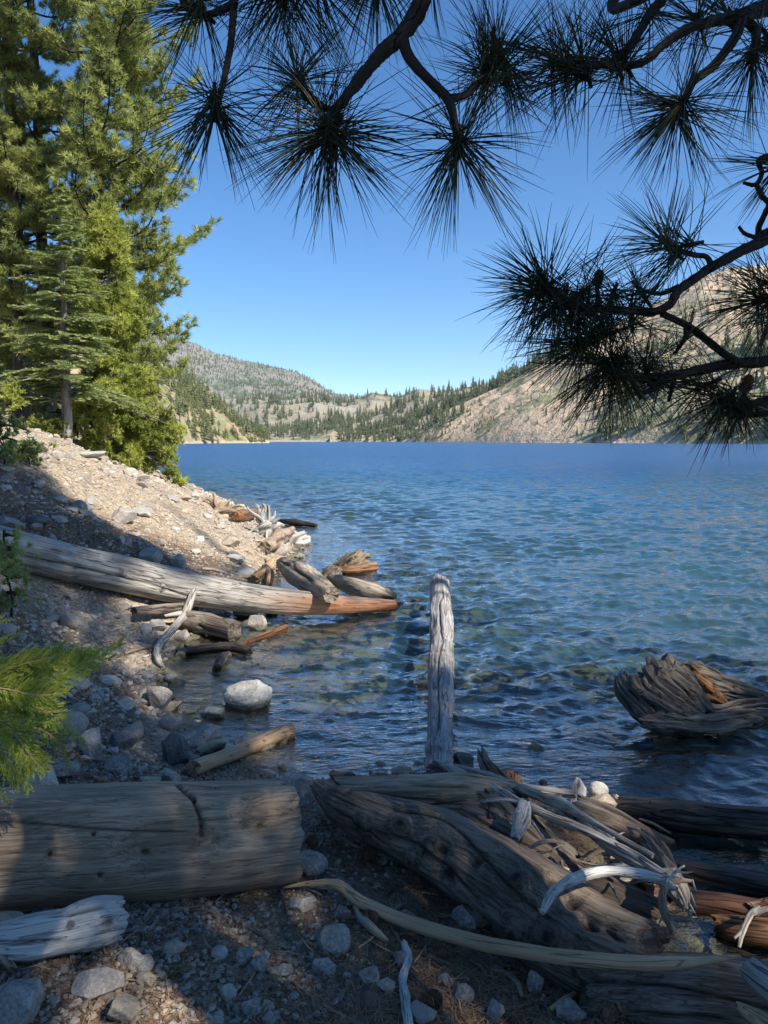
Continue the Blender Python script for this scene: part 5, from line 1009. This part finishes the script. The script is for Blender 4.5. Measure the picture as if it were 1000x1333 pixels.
overbranch([(1160, 340, 2.2, 12), (1060, 372, 2.0, 10), (1010, 388, 1.9, 8), (990, 392, 1.88, 6)], [(984, 392, 1.88, 190, 230, 98), (1010, 372, 1.9, 150, 150, 95), (1000, 420, 1.9, 230, 120, 90)])
overbranch([(1060, 180, 2.1, 10), (1010, 200, 1.98, 8), (988, 208, 1.93, 6), (992, 225, 1.93, 6), (984, 240, 1.92, 6), (968, 238, 1.92, 4)], [(1000, 222, 1.93, 195, 60, 90, .8)])
overbranch([(1060, 285, 2.1, 9), (1000, 300, 2.0, 7), (985, 308, 1.98, 6), (970, 304, 1.97, 5), (962, 295, 1.96, 4)], [])
overbranch([(1060, 300, 2.1, 9), (1000, 262, 1.95, 7), (990, 250, 1.92, 7), (985, 240, 1.92, 6)], [])
for (cx_, cy_, dd_, sz) in ((776, 364, 1.8, 15), (968, 502, 1.95, 17)):
    c = cone0.copy(); COL.objects.link(c)
    for kk in ('label', 'category'):
        if kk in c: del c[kk]
    br = overbranch([(cx_ + 4, cy_ + 34, dd_, 7), (cx_ + 2, cy_ + 16, dd_, 6), (cx_, cy_ + 4, dd_, 5)], []); c.parent = br; c.location = PD(cx_, cy_ + 8, dd_) - trunk_p; k = sz * dd_ / FL / .07; c.scale = (k, k, k); c.rotation_euler = (.3, .2, 0)
# ------------------------------------------------------------------ green cedar sapling close at the left
FROND = leaf_mat('fresh cedar frond', (.20, .25, .03), (.55, .60, .12), .45)
def ray_(x): return x
sb = A(-2.25, 2.35, 0.0); sb[2] = float(H(np.array([sb[0]]), np.array([sb[1]]))[0]); sap = empty('cedar_sapling', sb); tag(sap, 'bright green feathery cedar sapling at the left edge above the broad log', 'sapling')
mb = MB(); tube(mb, [A(0, 0, -.05), A(.03, 0, .5), A(0, .02, 1.0), A(.02, 0, 1.5)], [.022, .018, .012, .004], 10, 16, stain=0., pit=0.); mb.build('trunk', BARKF, sap)
fr2 = np.random.default_rng(8)
def frond(L, wid, dense=1.0):
    P = np.array([PD(a, b, c) - sb for a, b, c in L]); C = catmull(P, 60); Lg = np.linalg.norm(np.diff(C, axis=0), axis=1).sum(); T = unit(np.gradient(C, axis=0)); mb = MB()
    tube(mb, C[::4], np.linspace(.0036, .0008, len(C[::4])), 6, mi=1, tint=0.4, stain=0., pit=0.)
    nrm = unit(-FW * .6 + UP * .7 + fr2.normal(0, .25, 3)); n1 = int(Lg / .0075 * dense); P0, DD, LL = [], [], []
    for k in range(n1):
        t = k / n1; i = int(t * 59); sg = 1 if k % 2 else -1; S = unit(np.cross(T[i], nrm)) * sg; l1 = wid * (math.sin(min(1, t * 1.1 + .12) * pi) ** .6 * .8 + .25) * fr2.uniform(.7, 1.15)
        d1 = unit(S * .75 + T[i] * .9 + fr2.normal(0, .12, 3)); m_ = int(l1 / .0055) + 2; f = np.linspace(0, 1, m_)[:, None]
        pp = C[i] + d1 * l1 * f + (T[i] * .25 + nrm * .1) * l1 * f ** 2; P0.append(pp[:1]); DD.append(d1[None]); LL.append(np.array([l1]))
        for s2 in (-1, 1):
            P0.append(pp[1:]); DD.append(unit(d1 * 1.0 + np.cross(d1, nrm) * s2 * .55 + T[i] * .35 + fr2.normal(0, .10, (m_ - 1, 3)))); LL.append(l1 * .42 * (1.1 - f[1:, 0]) * fr2.uniform(.6, 1.2, m_ - 1) + .004)
    P0, DD, LL = np.concatenate(P0), np.concatenate(DD), np.concatenate(LL)
    ribbons(mb, P0, DD, LL, .0018, 3, tint=np.clip(.55 + .5 * fbm(P0 * 8, 3, 2) + fr2.normal(0, .12, len(P0)), 0, 1), rs=fr2, curl=np.broadcast_to(UP * .18, P0.shape))
    return mb.build('frond', [FROND, TAN], sap, smooth=False)
D2 = 2.35
for L, w in [([(-90, 930, 2.4), (0, 905, D2), (70, 880, 2.3), (115, 862, 2.28), (162, 834, 2.26)], .085), ([(-80, 935, 2.45), (0, 920, D2), (60, 925, 2.3), (112, 972, 2.25)], .085), ([(-80, 900, 2.45), (-20, 880, D2), (70, 856, 2.32), (158, 858, 2.3)], .08),
    ([(-90, 850, 2.4), (-30, 850, D2), (28, 826, 2.3)], .06), ([(-90, 870, 2.4), (-30, 872, D2), (28, 866, 2.3)], .05), ([(-90, 940, 2.4), (0, 940, 2.35), (40, 985, 2.3), (60, 1005, 2.28)], .08), ([(-90, 960, 2.4), (-20, 960, 2.35), (20, 1000, 2.3), (38, 1030, 2.28)], .08),
    ([(-90, 900, 2.3), (-10, 895, 2.25), (50, 905, 2.2), (90, 900, 2.2)], .08), ([(-60, 930, 2.5), (20, 940, 2.45), (70, 960, 2.4), (90, 1000, 2.38)], .06), ([(-90, 800, 2.4), (-30, 812, 2.4), (15, 808, 2.35)], .05), ([(-90, 1000, 2.4), (-30, 1020, 2.35), (14, 1042, 2.3)], .05), ([(-60, 905, 2.38), (10, 885, 2.36), (60, 850, 2.34)], .075)]:
    frond(L, w)
# ------------------------------------------------------------------ trees behind and to the right of the viewer, which throw the foreground into shade
SH = np.random.default_rng(99); hosts = [A(10.5, -5.5, 0), A(7.5, -9.5, 0), A(13.5, -1.5, 0), A(6.0, -5.0, 0), A(14.5, -8.0, 0), A(4.2, -8.5, 0)]
for h in hosts: h[2] = float(H(np.array([h[0]]), np.array([h[1]]))[0])
LITP = [(A(*G(a, b, .1)[0]), r_) for a, b, r_ in [(5, 1082, .24), (-45, 1085, .25), (222, 1282, .10), (205, 1297, .10), (262, 1256, .08), (285, 1248, .05), (240, 1300, .07), (900, 1165, .10), (873, 1140, .09), (760, 1040, .10), (790, 1045, .10), (725, 1112, .07), (678, 1025, .06), (820, 1110, .05), (770, 1060, .05),
    (960, 1215, .12), (995, 1200, .12), (990, 1225, .1), (325, 896, .16), (356, 960, .08), (330, 800, .28), (290, 770, .14), (110, 732, .10), (170, 750, .10), (30, 712, .08), (205, 905, .06), (195, 1022, .07), (800, 1170, .06), (576, 880, .10), (480, 850, .5), (430, 880, .35), (500, 800, .8), (420, 820, .5), (850, 870, .14), (880, 900, .12), (915, 905, .08), (120, 800, .06), (330, 850, .1)]]
LITP += [(PD(a, b, 2.3), r_) for a, b, r_ in [(120, 855, .38), (60, 880, .4), (10, 900, .4), (90, 960, .35), (30, 930, .4), (150, 845, .35), (20, 980, .35)]]
LITP += [(PY(a, b, c), r_) for a, b, c, r_ in [(820, 1110, 2.82, .13), (868, 1142, 2.68, .16), (790, 1138, 2.53, .10), (740, 1148, 2.4, .05), (884, 1190, 2.5, .12), (752, 1024, 3.83, .13), (785, 1040, 3.82, .12), (680, 1064, 3.05, .06), (755, 1078, 3.0, .06), (678, 1024, 3.78, .08), (960, 1215, 2.7, .14), (1000, 1205, 2.75, .12)]]
LC = np.array([p for p, r_ in LITP]); LR = np.array([r_ for p, r_ in LITP])
def shade_points():
    out = []
    n = 5700; x = SH.uniform(-7, 6.5, n); y = SH.uniform(-.5, 8.2, n); z = np.maximum(H(x, y, False), 0)
    edge = 6.35 + .28 * fbm2(x, y, .8, 5, 2) + .75 * sstep(-.9, -2.2, x) + .6 * sstep(-2.0, -3.5, x)
    k = y < edge; out.append(np.stack([x, y, z], 1)[k])
    poly = [(-400, 560), (-10, 588), (48, 602), (78, 640), (110, 662), (150, 694), (205, 706), (246, 742), (262, 762), (240, 775), (150, 765), (60, 735), (-100, 720), (-600, 700)]
    qx = SH.uniform(-520, 265, 3600); qy = SH.uniform(560, 775, 3600); k = pip(qx, qy, poly)
    out.append(np.array([G(a, b)[0] for a, b in zip(qx[k], qy[k])]))
    return out
near_s, slope_s = shade_points(); BC = [[] for _ in hosts]
def put(P, tlo, thi):
    t = SH.uniform(tlo, thi, len(P)); C = P + SDIR * t[:, None]
    rel = C[:, None] - LC[None]; al = (rel @ SDIR); perp = np.linalg.norm(rel - al[..., None] * SDIR, axis=-1); bad = ((perp < LR + .13) & (al > 0)).any(1); C = C[~bad]
    for c in C:
        j = int(np.argmin([np.hypot(*(c[:2] - h[:2])) for h in hosts])); BC[j].append(c)
put(near_s, 11.5, 17.5); put(slope_s, 22, 29)
for j, h in enumerate(hosts):
    C = np.array(BC[j]) if BC[j] else np.zeros((0, 3))
    root = empty('pine_tree', h); tag(root, ['tall pine behind the viewer to the right, beside the lake edge', 'tall pine farthest back behind the viewer on the right', 'tall pine far to the right on the shore', 'tall pine close behind the viewer on the right side', 'tall pine at the far right rear of the shore', 'tall pine directly behind the viewer'][j], 'tree')
    tr_ = MB(); cr = MB(); ht = max(9., (C[:, 2].max() - h[2]) + 1.0 if len(C) else 9.); tube(tr_, [A(0, 0, -.3), A(.05, 0, ht * .4), A(0, .05, ht * .8), A(0, 0, ht)], [.32, .24, .12, .03], 14, 40, stain=0., pit=0.)
    if len(C):
        Q = C - h; order = SH.permutation(len(Q))[:max(12, len(Q) // 14)]
        for i in order:
            q = Q[i]; zt = np.clip(q[2] - .25 * np.hypot(q[0], q[1]), .8, ht - .3); tube(tr_, [A(0, 0, zt), q * A(.5, .5, 0) + A(0, 0, (zt + q[2]) / 2 - .1), q], [.05, .03, .008], 5, 8, cap=False, stain=0., pit=0.)
        m_ = 46; cc = np.repeat(Q, m_, 0) + SH.normal(0, .11, (len(Q) * m_, 3)); ribbons(cr, cc, unit(SH.normal(size=cc.shape)), SH.uniform(.12, .22, len(cc)), .014, 1, tint=np.clip(SH.normal(.4, .2, len(cc)), 0, 1), rs=SH)
        cr.build('crown', PINE_L, root, smooth=False)
    tr_.build('trunk', BARKD, root)
# ------------------------------------------------------------------ haze
hb = MB(); x_, y0_, y1_, z0_, z1_ = 4900, -4900, 4900, -34, 560
v = np.array([(a, b, c) for a in (-x_, x_) for b in (y0_, y1_) for c in (z0_, z1_)], float)
hb.add(v, [(0, 1, 3, 2), (4, 6, 7, 5), (0, 4, 5, 1), (2, 3, 7, 6), (0, 2, 6, 4), (1, 5, 7, 3)])
m = bpy.data.materials.new('haze'); m.use_nodes = True; nt = m.node_tree; nt.nodes.clear(); o_ = nt.nodes.new('ShaderNodeOutputMaterial'); pv = nt.nodes.new('ShaderNodeVolumePrincipled')
pv.inputs['Density'].default_value = 0.00006; pv.inputs['Color'].default_value = (.80, .90, 1, 1); pv.inputs['Anisotropy'].default_value = .2
nt.links.new(pv.outputs[0], o_.inputs['Volume'])
tag(hb.build('haze', m, smooth=False), 'thin blue mountain haze', kind='stuff')
